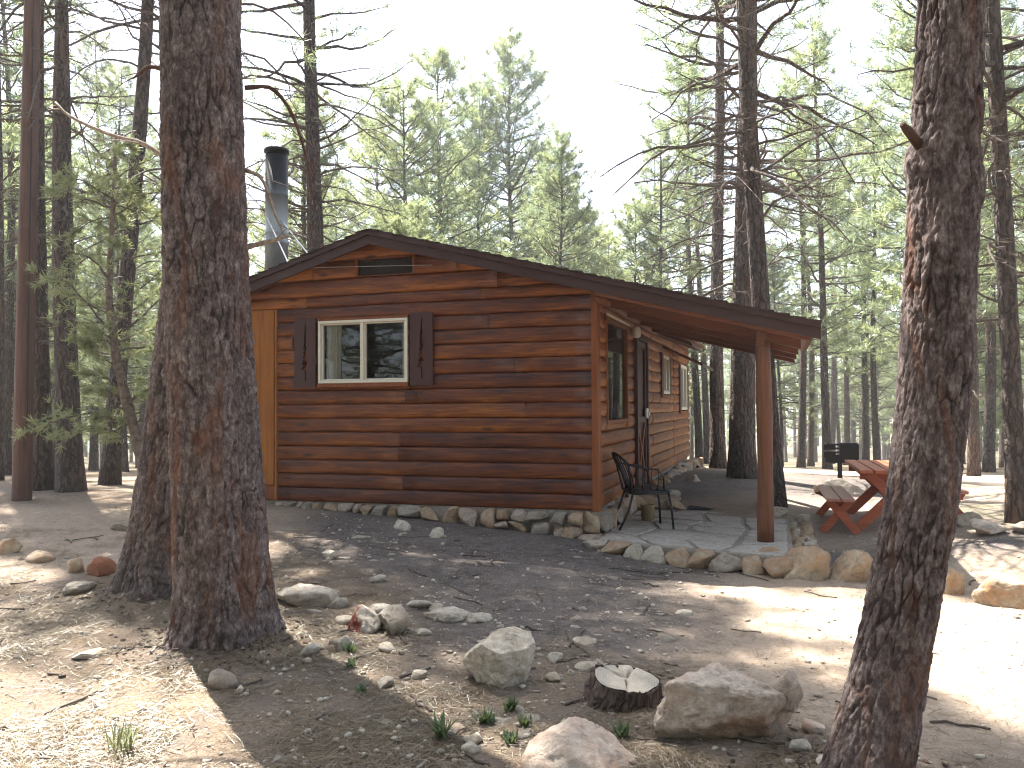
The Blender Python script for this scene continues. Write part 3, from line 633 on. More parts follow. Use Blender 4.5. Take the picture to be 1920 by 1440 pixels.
# little awnings over the side windows
for v0, v1, zw, zo in ((3.65, 5.35, 2.8, 2.54), (5.5, 7.95, 2.64, 2.32)):
    mb = MB(); prism_xz(mb, [(.03, zw+.03), (.7, zo+.03), (.7, zo+.015), (.03, zw+.015)], v0, v1); aw = mb.build('awning', M_SHINGLE, cabin, attr=False)
    m = int((v1-v0)/.3)
    for i in range(m):
        a = v0+(v1-v0)*i/m; mb = MB(); prism_xz(mb, [(.035, zw+.0145), (.68, zo+.0145), (.68, zo-.01), (.035, zw-.01)], a+.005, a+(v1-v0)/m-.005); mb.build('awning_board', M_BEAM, aw, attr=False)
    mb = MB(); mb.cbox(.68, .72, v0, v1, zo-.02, zo+.014, .005); mb.build('edge_rail', M_FASCIA, aw, attr=False)
# stove flue with its guy wires
mb = MB(); mb.lathe([(.153, 0), (.153, .78), (.166, .785), (.166, .84), (.156, .85), (.153, .92), (.16, .93), (.16, .95), (.152, .96), (.152, 1.45), (.157, 1.455), (.157, 1.475), (.152, 1.48), (.152, 2.02)], 24)
fl = mb.build('stove_flue', M_FLUE, cabin, True, loc=(-4.6, .8, 3.08), attr=False)
mb = MB(); mb.lathe([(.135, 2.0), (.135, 2.06), (.168, 2.06), (.17, 2.1), (.165, 2.11), (.02, 2.11)], 24); mb.build('rain_cap', M_IRON, fl, True, attr=False)
for p, q in (((-4.74, .74, 4.3), (-3.86, -.05, 3.44)), ((-4.47, .72, 4.18), (-3.64, .15, 3.5))): MB().tube([p, q], .009, 6).build('guy_wire', M_CHROME, cabin, attr=False)
# rubble foundation: a mortared core and single stones
mb = MB(); mb.box(-5.25, -.03, .0, .18, -.3, .465); mb.box(-.2, -.02, .18, 9.88, -.3, .465); mb.build('foundation_core', M_MORTAR, cabin, attr=False)
FST = [rock_mesh('foundation_stone', [M_TAN, M_PINK, M_TAN, M_GREY][k % 4], 100+k, (1, .8, 1), 3, 8, .16, .05, .9, boxy=.62) for k in range(12)]
def fstone(x, y, z, w, d, h, name='foundation_stone', me=None, rz=0):
    o = obj(name, me or rnd.choice(FST), cabin, (x, y, z), rz); o.scale = (w, d, h); return o
def local_ground(x, y):
    c, s = math.cos(YAW), math.sin(YAW); return gz1(CX+c*x-s*y, CY+s*x+c*y)
x = -4.05
while x < -.22:
    w = rnd.uniform(.1, .2) if x < -2.4 else rnd.uniform(.15, .34); g = local_ground(x, -.1)-.03; H = .465-g; nrow = max(1, round(H/.16)); z = g
    for r in range(nrow):
        h = H/nrow*rnd.uniform(.92, 1.06); fstone(x+w/2+rnd.uniform(-.03, .03), -.015-rnd.uniform(0, .05), z, w*rnd.uniform(.95, 1.12), .24, h, rz=rnd.choice((0, math.pi))+rnd.uniform(-.1, .1)); z += H/nrow
    x += w
fstone(-.06, -.02, .235, .27, .3, .235, me=FST[0]); fstone(-.05, -.06, .04, .3, .3, .19, me=FST[1]); fstone(-.3, -.03, .1, .2, .26, .2, me=FST[2])
y = .16
while y < 2.1:
    w = rnd.uniform(.2, .36); fstone(.03+rnd.uniform(-.01, .03), y+w/2, .17, w, .26, .3*rnd.uniform(.85, 1), rz=HP+rnd.uniform(-.2, .2)); y += w*.93
for sx, sy, w, d, h in ((.3, 2.35, .5, .4, .2), (.35, 2.75, .55, .42, .21), (.32, 3.2, .55, .45, .2), (.62, 2.3, .28, .3, .17), (.12, 2.2, .3, .3, .22)): fstone(sx, sy, .2, w, d, h, 'step_stone', me=rnd.choice(FST), rz=rnd.uniform(-.2, .2))
y = 3.7
while y < 9.9:
    w = rnd.uniform(.25, .45)
    for r in range(2):
        h = .2; fstone(.1+rnd.uniform(0, .12)+(.14 if r == 0 else 0)*(y > 6), y+w/2, .05+r*.19, w, .35, h*1.1, rz=HP+rnd.uniform(-.2, .2))
    y += w*.95
# ------------------------------------------------------------------ patio, edging, furniture
def cab(u, v): c, s = math.cos(YAW), math.sin(YAW); return CX+c*u-s*v, CY+s*u+c*v
front_v = lambda u: -.36-.27*u
mb = MB(); us = np.linspace(.08, 2.06, 9); n = 9
T = [(u, front_v(u)) for u in us]+[(2.02, 3.0), (.08, 3.06)]; m = len(T)
V = [(a, b, .204) for a, b in T]+[(a, b, -.2) for a, b in T]
mb.add(V, [list(range(m))]); mb.add(V, [(i, i+m, (i+1) % m+m, (i+1) % m) for i in range(m)])
patio = mb.build('patio', M_MORTAR, None, loc=(CX, CY, 0), rz=YAW, attr=False); tag(patio, kind='structure')
NU, NV = 4, 7; gu = np.array([[(i/NU+(rnd.uniform(-.08, .08) if 0 < i < NU else 0)) for i in range(NU+1)] for j in range(NV+1)]); gv = np.array([[(j/NV+(rnd.uniform(-.045, .045) if 0 < j < NV else 0)) for i in range(NU+1)] for j in range(NV+1)])
def pmap(s, t): u = .1+s*1.93; return np.array((u, front_v(u)+.02+t*(2.97-front_v(u))))
skip = set()
for j in range(NV):
    for i in range(NU):
        if (i, j) in skip: continue
        j2, i2 = j+1, i+1
        if rnd.random() < .22 and i < NU-1 and (i+1, j) not in skip: i2 = i+2; skip.add((i+1, j))
        C4 = np.array([pmap(gu[j, i], gv[j, i]), pmap(gu[j, i2], gv[j, i2]), pmap(gu[j2, i2], gv[j2, i2]), pmap(gu[j2, i], gv[j2, i])])
        P = []
        for a in range(4):
            p, q = C4[a], C4[(a+1) % 4]; nrm = np.array((q-p)[::-1])*(1, -1); 
            for t in (.06, .35, .65, .94): P.append(p+(q-p)*t+nrm*rnd.uniform(-.02, .012))
        P = np.array(P); c0 = P.mean(0); P = c0+(P-c0)*(1-.024/max(.2, np.abs(P-c0).mean())); zt = .216+rnd.uniform(0, .006); k = len(P)
        In = c0+(P-c0)*.985; V = np.r_[np.c_[In-c0, np.full(k, zt)], np.c_[P-c0, np.full(k, zt-.006)], np.c_[P-c0, np.full(k, .2)]]
        mb = MB(); mb.add(V, [list(range(k))]); mb.add(V, [(a+b*k, a+b*k+k, (a+1) % k+b*k+k, (a+1) % k+b*k) for a in range(k) for b in (0, 1)])
        mb.build('flagstone', M_FLAG, patio, loc=(c0[0], c0[1], 0), attr=False)
edge = empty('patio_edging', (CX, CY, 0), YAW, 'low mortared stone edging around the front and side of the porch patio', 'edging')
EST = [rock_mesh('edging_stone', [M_TAN, M_PALE, M_GREY, M_TAN][k % 4], 200+k, (1, .8, 1), 3, 9, .16, .05, .8, boxy=.66) for k in range(10)]
u = -.02
while u < 1.86:
    w = rnd.uniform(.2, .34); z0 = local_ground(u+w/2, front_v(u)-.12)-.05
    o = obj('edging_stone', rnd.choice(EST), edge, (u+w/2, front_v(u+w/2)-.04, z0), rnd.uniform(-.2, .1)); o.scale = (w*1.22, .32, .224-z0); u += w*.95
v = -.75
while v < 3.0:
    w = rnd.uniform(.14, .26)
    for q in range(2):
        o = obj('edging_stone', rnd.choice(EST), edge, (2.1+q*.12+rnd.uniform(-.02, .02), v+w/2, .08), rnd.uniform(-.5, .5)); o.scale = (.15, w*1.2, .135+rnd.uniform(0, .03))
    v += w*.9
# door mat, bucket
mx, my = cab(.98, 2.62); mb = MB(); mb.cbox(-.24, .24, -.32, .32, 0, .014, .004)
for i in range(9): mb.cbox(-.22, .22, -.3+i*.07, -.27+i*.07, .014, .02, .002)
tag(mb.build('door_mat', M_MAT, None, loc=(mx, my, .223), rz=YAW, attr=False), 'dark rubber door mat lying on the flagstone patio', 'door mat')
mx, my = cab(.4, 1.18); mb = MB(); mb.lathe([(.075, 0), (.085, .16), (.09, .17), (.09, .19), (.08, .19), (.074, .03), (.01, .03)], 18)
o = mb.build('bucket', M_BUCKET, None, True, loc=(mx, my, .222), attr=False); tag(o, 'small tan bucket on the patio behind the black chair', 'bucket')
# wrought iron chair facing the picnic table
mx, my = cab(.45, .62); ch = empty('iron_chair', (mx, my, .222), YAW+.45, 'black wrought iron chair with fanned rod back on the patio', 'chair')
def rod(name, pts, r, parent, k=8): return MB().tube(pts, r, k).build(name, M_IRON, parent, True, attr=False)
mb = MB(); th = np.linspace(0, 2*np.pi, 25)[:-1]; sq = lambda a, p: np.sign(a)*abs(a)**p
V = [(.03+.235*sq(math.cos(a), .55), .24*sq(math.sin(a), .55), z) for z in (.455, .43, .39) for a in th]; i = np.arange(72).reshape(3, 24)
mb.add(V, [list(range(24))]); mb.add(V, np.stack([i[:-1], i[1:], np.roll(i[1:], -1, 1), np.roll(i[:-1], -1, 1)], -1).reshape(-1, 4)); mb.add(V, [list(range(71, 47, -1))])
mb.build('seat', M_IRON, ch, attr=False)
rod('seat_rim', [(.03+.25*sq(math.cos(a), .55), .255*sq(math.sin(a), .55), .43) for a in np.linspace(0, 2*np.pi, 33)], .012, ch)
for sy in (-1, 1):
    rod('leg', [(.22, sy*.2, .42), (.25, sy*.22, .25), (.265, sy*.235, 0)], .014, ch); rod('leg', [(-.18, sy*.17, .42), (-.24, sy*.2, .22), (-.36, sy*.22, 0)], .014, ch)
top = []
for j in range(9):
    a = -1+2*j/8; yb, yt = a*.16, a*.27; zt = .86-.12*a*a; p3 = (-.36+.1*a*a, yt, zt); top.append(p3)
    rod('back_rod', [(-.19+.03*a*a, yb, .42), (-.25+.04*a*a, (yb+yt)/2, .62), p3], .0085, ch, 6)
rod('back_hoop', [(-.2, -.18, .42)]+top+[(-.2, .18, .42)], .014, ch)
for sy in (-1, 1):
    rod('arm', [(-.28, sy*.27, .74), (-.12, sy*.3, .7), (.06, sy*.3, .68), (.14, sy*.29, .6), (.15, sy*.26, .43)], .01, ch)
    for xx in (-.1, .0, .08): rod('arm_rod', [(xx, sy*.25, .43), (xx, sy*.3, .69)], .006, ch, 6)
# red picnic table and its two benches
TY = -math.radians(17)
def xlegs(mb, y, w, h, bw=.035, bh=.09, spread=.95):
    mb.bar((-w*.5*spread, y-.02, .0), (w*.5*.8, y-.02, h), bw, bh, 0, (0, 0, 1)); mb.bar((w*.5*spread, y+.02, .0), (-w*.5*.8, y+.02, h), bw, bh, 0, (0, 0, 1))
gp = gz1(4.6, 9.87)
tb = empty('picnic_table', (4.5, 9.9, gp-.01), TY, 'red wooden picnic table with crossed legs behind the leaning pine', 'picnic table')
for i in range(5): MB().cbox(-.92, .92, -.066, .066, -.019, .019, .005).build('tabletop_plank', M_RED, tb, loc=(-.3+i*.15-.0, 0, .66), rz=HP, attr=False)
for y in (-.62, .62):
    MB().cbox(-.34, .34, -.02, .02, -.045, .045, .005).build('batten', M_RED, tb, loc=(0, y+.045, .595), attr=False)
    for s in (-1, 1):
        mb = MB(); mb.bar((s*-.36, y+s*.021, .0), (s*.27, y+s*.021, .64), .036, .11); mb.build('leg', M_RED, tb, attr=False)
mb = MB(); mb.bar((0, -.6, .34), (0, .6, .34), .036, .09); mb.build('stretcher', M_RED, tb, attr=False)
for y0, y1 in ((-.58, -.1), (.58, .1)):
    mb = MB(); mb.bar((0, y0, .36), (0, y1, .63), .034, .07, 0, (1, 0, 0)); mb.build('brace', M_RED, tb, attr=False)
def bench(x, y, lab):
    b = empty('picnic_bench', (x, y, gz1(x, y)-.01), TY, lab, 'bench', 'benches of the red picnic table')
    for i in (-1, 1): MB().cbox(-.76, .76, -.07, .07, -.019, .019, .005).build('seat_plank', M_REDTOP, b, loc=(i*.075, 0, .385), rz=HP, attr=False)
    for yy in (-.58, .58):
        MB().cbox(-.13, .13, -.018, .018, -.04, .04, .004).build('batten', M_RED, b, loc=(0, yy+.04, .325), attr=False)
        for s in (-1, 1): mb = MB(); mb.bar((s*-.19, yy+s*.019, 0), (s*.12, yy+s*.019, .37), .036, .085); mb.build('leg', M_RED, b, attr=False)
    return b
bench(3.89, 9.88, 'red picnic bench with crossed legs nearest the porch post'); bench(5.06, 9.7, 'red picnic bench almost hidden behind the leaning pine trunk')
# pedestal grill
gx, gy = 5.0, 12.5; g = empty('pedestal_grill', (gx, gy, gz1(gx, gy)), math.radians(-22), 'dark steel camp grill on a single post beyond the picnic bench', 'grill')
zb = .42
MB().cbox(-.035, .035, -.035, .035, -.1, zb, .006).build('post', M_IRON, g, attr=False)
mb = MB(); mb.cbox(-.16, .27, -.2, .2, zb, zb+.012, .003).cbox(-.0, .27, -.205, -.195, zb+.012, zb+.29, .002).cbox(-.0, .27, .195, .205, zb+.012, zb+.29, .002).cbox(.262, .272, -.195, .195, zb+.012, zb+.29, .002).cbox(-.2, -.0, -.205, -.195, zb+.012, zb+.13, .002)
mb.build('firebox', M_IRON, g, attr=False)
for k in range(3):
    mb = MB()
    for j in range(9): mb.tube([(-.2, -.19+j*.0475, zb+.15+k*.06), (.26, -.19+j*.0475, zb+.15+k*.06)], .006, 5)
    mb.tube([(-.2, -.19, zb+.15+k*.06), (-.2, .19, zb+.15+k*.06)], .008, 5); mb.build('grate', M_IRON, g, attr=False)
mb = MB(); mb.cbox(-.22, -.05, -.21, -.2, zb+.2, zb+.28, .002).cbox(-.22, -.05, -.21, -.2, zb+.08, zb+.17, .002); mb.build('side_plate', M_IRON, g, attr=False)
# utility pole
px, py = -6.24, 10.4; z0 = gz1(px, py)-.3; n = 24; zz = np.linspace(0, 9.5, n)
P = np.c_[.012*zz, 0*zz, zz]; mb = MB(); mb.tube(P, .118-.0035*zz, 20)
pole = mb.build('utility_pole', M_POLE, None, True, loc=(px, py, z0), attr=False); tag(pole, 'smooth reddish brown utility pole at the left edge, no bark', 'pole')
MB().tube([(.1, -.075, 1.2), (.125, -.078, 4.5), (.15, -.07, 9)], .008, 5).build('ground_wire', M_IRON, pole, attr=False)
# ------------------------------------------------------------------ the two great near pines: sculpted bark
def bark_cells(s, z, n, w, h, seed, circ):
    """F1, F2 and id of stretched cells on the unrolled trunk (s wraps after n columns)"""
    x = s/circ*n; y = z/h; ix = np.floor(x).astype(int); iy = np.floor(y).astype(int)
    f1 = np.full(len(x), 9.); f2 = f1.copy(); idn = np.zeros(len(x))
    for dx in (-1, 0, 1):
        for dy in (-1, 0, 1):
            cx_ = ix+dx; cy_ = iy+dy; wx = np.mod(cx_, n); z0 = np.zeros_like(wx)
            jx = _h(wx, cy_, z0, seed); jy = _h(wx, cy_, z0+1, seed)
            d = np.hypot(cx_+jx-x, cy_+jy-y); i_ = _h(wx, cy_, z0+2, seed)
            m = d < f1; f2 = np.where(m, f1, np.minimum(f2, d)); idn = np.where(m, i_, idn); f1 = np.where(m, d, f1)
    return f1, f2, idn
def great_trunk(name, parent, pts, nA, dz, ztop_fine, Htop, rtop, seed, flare=.07, burl=(), cs=1.):
    """pts: (x, y, z, r) along the axis in local coordinates"""
    pts = np.array(pts, float); z0 = pts[0, 2]
    zf = np.arange(z0, ztop_fine, dz); zs = np.r_[zf, np.linspace(ztop_fine, Htop, 26)[1:]]
    top = pts[-1].copy(); lean = (pts[-1, :2]-pts[-3, :2])/(pts[-1, 2]-pts[-3, 2]); ext = [Htop]; 
    P = np.r_[pts, [[top[0]+lean[0]*(Htop-top[2])*.6, top[1]+lean[1]*(Htop-top[2])*.6, Htop, rtop]]]
    def ip(k):
        v = np.interp(zs, P[:, 2], P[:, k]); return v
    ker = np.ones(41)/41; cx_ = ip(0); cy_ = ip(1); r = ip(3); L = len(zf)
    for a in (cx_, cy_, r): a[:L] = np.convolve(np.pad(a[:L], 20, mode='edge'), ker, 'valid')
    th = np.arange(nA)*2*np.pi/nA; TH, Z = np.meshgrid(th, zs); R = np.repeat(r[:, None], nA, 1)
    rf = pts[len(pts)//2, 3]; circ = 2*np.pi*rf; s = (TH*rf).ravel(); z = Z.ravel()
    C = np.c_[np.cos(TH.ravel())*rf, np.sin(TH.ravel())*rf, z]
    R = R*(1+.035*np.cos(3*TH+Z*.5+seed)+.025*np.cos(5*TH-Z*.8))
    fl = np.exp(-np.clip(Z-z0-.22, -.2, 9)/.22); R = R+flare*fl*(1+.55*np.cos(5*TH+seed)+.3*np.cos(3*TH+1+seed))
    w1 = fbm(C*5, seed, 3); w2 = fbm(C*3.1+7, seed+1, 3)
    w3 = fbm(C*11, seed+2, 3)
    w3 = fbm(C*13, seed+2, 3); w4 = fbm(C*38, seed+4, 2)
    n1 = max(8, int(round(circ/.058/cs))); f1, f2, i1 = bark_cells(s+(.05*w1+.022*w3)*cs, z+(.25*w2+.06*w3)*cs, n1, 0, .3*cs, seed, circ)
    g1 = sstep(.0, .26, f2-f1+.14*w3+.05*w4)
    n2 = int(round(circ/.024/cs)); f1b, f2b, i2 = bark_cells(s+(.02*w2+.012*w3+.006*w4)*cs, z+(.05*w1+.035*w3+.012*w4)*cs, n2, 0, .05*cs, seed+3, circ); g2 = sstep(.0, .35, f2b-f1b+.2*w4)
    fine = fbm(C*np.array([75, 75, 40]), seed+9, 3)
    damp = np.where(z > ztop_fine, .0, 1.)
    soft = .4+.6*sstep(-.3, .35, w2+.6*w1)
    D = (.0165*(g1-.85)*soft+.005*(i1-.5)*g1+.004*(g2-.5)*g1+.006*(i2-.5)*g1+.004*w3+.007*fine)*damp*cs-.004
    R = R+D.reshape(R.shape)
    for bz, bth, br, bh in burl:
        dt = np.angle(np.exp(1j*(TH-bth))); R = R+bh*np.exp(-((Z-bz)/br)**2-(dt*rf/br)**2)
    V = np.stack([cx_[:, None]+R*np.cos(TH), cy_[:, None]+R*np.sin(TH), Z], -1).reshape(-1, 3)
    i = np.arange(len(zs)*nA).reshape(len(zs), nA); F = np.stack([i[:-1], np.roll(i[:-1], -1, 1), np.roll(i[1:], -1, 1), i[1:]], -1).reshape(-1, 4)
    mb = MB(); mb.add(V, F, 0, np.clip(.45+.25*(i1-.5)+.4*(i2-.5)+.3*w4+.35*w3, 0, 1)); mb.f.append((i[-1:], 0))
    o = mb.build('trunk', M_PLATE, parent, True); a = o.data.attributes.new('furrow', 'FLOAT', 'POINT'); a.data.foreach_set('value', np.where(z > ztop_fine, .7, (1-soft*(1-g1))*(.5+.5*g2)).astype(np.float32))
    return o, P

# ------------------------------------------------------------------ branches and needles
def rot_h(d, ang):
    c, s = np.cos(ang), np.sin(ang); return np.stack([d[..., 0]*c-d[..., 1]*s, d[..., 0]*s+d[..., 1]*c, d[..., 2]], -1)
def limb_batch(base, az, L, e0, droop, up, R, kink=.06, n=8):
    s = np.linspace(0, 1, n); B = len(az)
    r = L[:, None]*s*(1-.06*s); z = L[:, None]*(np.tan(e0)[:, None]*s-droop[:, None]*s**2+up[:, None]*s**3)
    k = np.cumsum(R.normal(0, kink, (B, n)), 1)*L[:, None]*.35; k[:, 0] = 0
    k2 = np.cumsum(R.normal(0, kink, (B, n)), 1)*L[:, None]*.25; k2[:, 0] = 0
    d = np.stack([np.cos(az), np.sin(az)], -1); sd = np.stack([-np.sin(az), np.cos(az)], -1)
    xy = base[:, None, :2]+d[:, None]*r[..., None]+sd[:, None]*k[..., None]
    return np.concatenate([xy, (base[:, 2:3]+z+k2)[..., None]], -1)
def sprout(Pl, L, m, s0, R, lf, ang=(35, 75), upz=(-.2, .5), curl=.3, n=4):
    """m twigs on each limb: returns twig polylines"""
    B, k, _ = Pl.shape; s = np.clip(np.linspace(s0, .99, m)[None]+R.uniform(-.5, .5, (B, m))*(1-s0)/m, .05, .995)
    f = s*(k-1); i = np.minimum(f.astype(int), k-2); t = (f-i)[..., None]; b = np.arange(B)[:, None]
    p = Pl[b, i]*(1-t)+Pl[b, i+1]*t; d = Pl[b, i+1]-Pl[b, i]; d /= np.linalg.norm(d, axis=-1, keepdims=True)+1e-9
    a = np.radians(R.uniform(*ang, (B, m)))*np.where(R.random((B, m)) < .5, -1, 1); d = rot_h(d, a); d[..., 2] = d[..., 2]*.5+R.uniform(*upz, (B, m))
    d /= np.linalg.norm(d, axis=-1, keepdims=True)+1e-9
    ln = L[:, None]*lf*(1.25-s)*R.uniform(.5, 1.2, (B, m))+.06
    ss = np.linspace(0, 1, n); c = R.normal(0, curl, (B, m, 1, 3))
    T = p[:, :, None]+ln[..., None, None]*(d[:, :, None]*ss[None, None, :, None]+c*(ss**2)[None, None, :, None])
    return T.reshape(B*m, n, 3), ln.reshape(-1)
def needles(mb, C, D, size, n, w, R, mat, spread=.95, tint=None, keep=.55):
    """n needle blades round every tuft centre C along D"""
    N = len(C)
    if N == 0: return
    d = R.normal(size=(N, n, 3)); d /= np.linalg.norm(d, axis=-1, keepdims=True)
    d = d*spread+D[:, None]*keep; d[..., 2] += .12; d /= np.linalg.norm(d, axis=-1, keepdims=True)+1e-9
    ln = size*R.uniform(.65, 1.15, (N, n, 1)); b = C[:, None]+R.normal(0, size*.12, (N, n, 3)); tip = b+d*ln
    sd = np.cross(d, R.normal(size=(N, n, 3))); sd /= np.linalg.norm(sd, axis=-1, keepdims=True)+1e-9
    V = np.stack([b-sd*w*.5, b+sd*w*.5, tip+sd*w*.18, tip-sd*w*.18], 2).reshape(-1, 3)
    if tint is None: tint = R.uniform(0, 1, N)
    mb.add(V, np.arange(N*n*4).reshape(-1, 4), mat, np.repeat(tint, n*4))
def pine_meshes(seed, H, r0, dead0, live0, Lmax, nlive, ndead, tw=8, tufts=2, nn=14, size=.19, w=.012, wob=.12, lean=(0, 0), conic=False, k=14, dense=1., yellow=.3, deadL=1., twd=9, zmax=99, tap=.8, s0=.22):
    """returns meshes (trunk, crown, dead wood) for one pine standing at the origin"""
    R = np.random.default_rng(seed); n = 26; zz = np.linspace(-.3, H, n); t = np.clip(zz/H, 0, 1)
    ph = R.uniform(0, 6, 4); ax = np.c_[lean[0]*zz+wob*(np.sin(zz*.33+ph[0])-np.sin(ph[0])), lean[1]*zz+wob*(np.sin(zz*.29+ph[1])-np.sin(ph[1])), zz]
    rad = r0*(1-t)**tap*.97+.012+.35*r0*np.exp(-np.clip(zz+.1, 0, 99)/.3)
    axf = lambda z: np.c_[np.interp(z, zz, ax[:, 0]), np.interp(z, zz, ax[:, 1]), z]
    mb = MB(); mb.tube(ax, rad, k); V = mb.v[0]; th = np.arctan2(V[:, 1]-np.repeat(ax[:, 1], k), V[:, 0]-np.repeat(ax[:, 0], k)); o = V-np.repeat(ax, k, 0)
    mb.v[0] = np.repeat(ax, k, 0)+o*(1+.1*fbm(V*np.array([4, 4, 1.1])+seed, seed, 3)+.05*np.cos(5*th+seed))[:, None]
    trunk = mb.mesh('trunk', M_BARK, True, False)
    # living limbs
    mc = MB(); u = np.sort(R.random(nlive))**(.9); z = live0+(H*.985-live0)*u; q = (z-live0)/(H-live0)
    z = np.minimum(z, H*.99); L = Lmax*((1-q)**(.62 if conic else .55))*(.55+.45*np.minimum(1, q*5+(.6 if conic else 0)))*R.uniform(.65, 1.15, nlive)+.12
    az = (np.arange(nlive)*2.39996+R.normal(0, .5, nlive)); e0 = np.radians(R.uniform(-8, 18, nlive)+28*q)
    Pl = limb_batch(axf(z), az, L, e0, R.uniform(.1, .42, nlive)*(1-.5*q), R.uniform(.12, .4, nlive), R)
    br = np.clip(.012+.012*L, .008, .055)[:, None]*np.linspace(1, .22, 8)[None]
    vis = z < zmax
    mc.tubes(Pl, br, 5, 0)
    T, ln = sprout(Pl, L, tw, s0, R, .3, upz=(-.15, .6), curl=.22); mc.tubes(T, np.clip(.006+.006*ln, .004, .012)[:, None]*np.linspace(1, .4, 4)[None], 3, 0)
    Cs, Ds = [], []
    for s in np.linspace(1, .45, tufts): 
        f = s*3; i = min(int(f), 2); p = T[:, i]+(T[:, i+1]-T[:, i])*(f-i); d = T[:, i+1]-T[:, i]; Cs.append(p); Ds.append(d/(np.linalg.norm(d, axis=1, keepdims=True)+1e-9))
    Cs.append(Pl[:, -1]); d = Pl[:, -1]-Pl[:, -2]; Ds.append(d/np.linalg.norm(d, axis=1, keepdims=True)); Cs.append(ax[-1:]); Ds.append(np.array([[0, 0, 1.]]))
    Cs = np.concatenate(Cs); Ds = np.concatenate(Ds); lim = np.r_[np.tile(np.repeat(np.clip(L/.9, .12, 1), tw), tufts), np.ones(len(L)+1)]; kp = R.random(len(Cs)) < dense*lim; Cs, Ds = Cs[kp], Ds[kp]
    y = R.random(len(Cs)) < yellow+.35*fbm(Cs*.45+seed, seed, 2)
    needles(mc, Cs[~y], Ds[~y], size, nn, w, R, 1); needles(mc, Cs[y], Ds[y], size, nn, w, R, 2)
    crown = mc.mesh('crown', [M_TWIG, M_NEEDLE, M_NEEDLE2], False)
    dead = None
    if ndead:
        md = MB(); z = dead0+(live0+1.5-dead0)*np.sort(R.random(ndead)); L = deadL*R.uniform(.5, 1.9, ndead)*(.6+.5*(z-dead0)/(live0+1.5-dead0)); az = np.arange(ndead)*2.39996+R.normal(0, .6, ndead)
        Pd = limb_batch(axf(z), az, L, np.radians(R.uniform(-15, 32, ndead)), R.uniform(-.1, .55, ndead), R.uniform(-.3, .3, ndead), R, .075)
        md.tubes(Pd, np.clip(.009+.009*L, .006, .034)[:, None]*np.linspace(1, .3, 8)[None], 5, 0)
        T, ln = sprout(Pd, L, twd, .18, R, .34, (25, 80), (-.55, .3), .32); md.tubes(T, np.full((len(T), 1), .0055)*np.linspace(1, .55, 4)[None], 3, 0)
        T2, l2 = sprout(T, ln, 2, .3, R, .5, (25, 80), (-.5, .3), .3, 3); md.tubes(T2, np.full((len(T2), 1), .004)*np.linspace(1, .6, 3)[None], 3, 0)
        dead = md.mesh('dead_wood', M_TWIG, False, False)
    return trunk, crown, dead
def pine(name, ms, x, y, label, group=None, sc=1., rz=0., bark=None, tilt=(0, 0), cat='tree', z=None):
    e = empty(name, (x, y, gz1(x, y) if z is None else z), rz, label, cat, group); e.scale = (sc, sc, sc); e.rotation_euler = (tilt[0], tilt[1], rz)
    for nm, me in zip(('trunk', 'crown', 'dead_wood'), ms):
        if me is not None:
            o = obj(nm, me, e)
            if nm == 'dead_wood': o['kind'] = 'stuff'
    if bark is not None: e.children[0].material_slots[0].link = 'OBJECT'; e.children[0].material_slots[0].material = bark
    return e

# near pines
lx, ly = -1.875, 5.3; lz = gz1(lx, ly)
t1 = empty('pine_tree', (lx, ly, lz), 0, 'thick plated pine trunk in the left foreground with orange bark streaks', 'tree')
t1_trunk, Pax = great_trunk('trunk', t1, [(0.0, 0, -.2, 0.309), (0, 0, .1, 0.296), (-.02, 0, .4, 0.288), (-.05, 0, 1.05, 0.282), (-.085, 0, 1.6, 0.269), (-.12, 0, 2.2, 0.264), (-.145, 0, 3.1, 0.258), (-.16, 0, 4.1, 0.249)], 300, .0085, 4.6, 19, .06, 5, .036)
rx, ry = 1.47, 3.4; rz0 = gz1(rx, ry)
t2 = empty('pine_tree', (rx, ry, rz0), 0, 'leaning plated pine trunk in the right foreground', 'tree')
great_trunk('trunk', t2, [(-.065, 0, -.2, .16), (-.045, 0, 0, .158), (.005, 0, .12, .152), (.125, 0, .64, .143), (.225, 0, 1.09, 0.138), (.284, 0, 1.53, 0.140), (.322, 0, 1.98, 0.140), (.364, 0, 2.65, 0.134), (.405, 0, 3.35, 0.128)], 230, .0075, 3.9, 17, .045, 9, .028, cs=.62, burl=((2.43, -.1, .09, .035), (2.55, 3.0, .08, .02), (3.15, -1.4, .09, .02), (2.72, -1.2, .07, .018)))
MB().tube([(.25, -.02, 2.6), (.16, -.08, 2.66), (.13, -.1, 2.675)], [.022, .018, .012], 8).build('branch_stub', M_REDLIMB, t2, True, attr=False)
bx, by = -2.78, 6.4
t3 = empty('pine_tree', (bx, by, gz1(bx, by)), 0, 'second thick pine trunk with flared base standing close behind the big left one', 'tree')
great_trunk('trunk', t3, [(0, 0, -.2, .25), (.0, 0, .1, .24), (.05, 0, .5, .232), (.12, 0, 1.1, .225), (.24, 0, 2.2, .215), (.34, 0, 3.2, .21), (.42, 0, 4.2, .2)], 190, .011, 4.8, 17, .05, 15, .06)
for root, base, n_ in ((t1, 8.5, 1), (t2, 8, 2), (t3, 9, 3)):
    ms = pine_meshes(400+n_, 18 if n_ < 2 else 16.5, .05, 5.2, base, 2.8, 55, 0, 7, 2, 9, .26, .03)
    o = obj('crown', ms[1], root); o.location = (-.2 if n_ == 1 else .6, 0, 0)
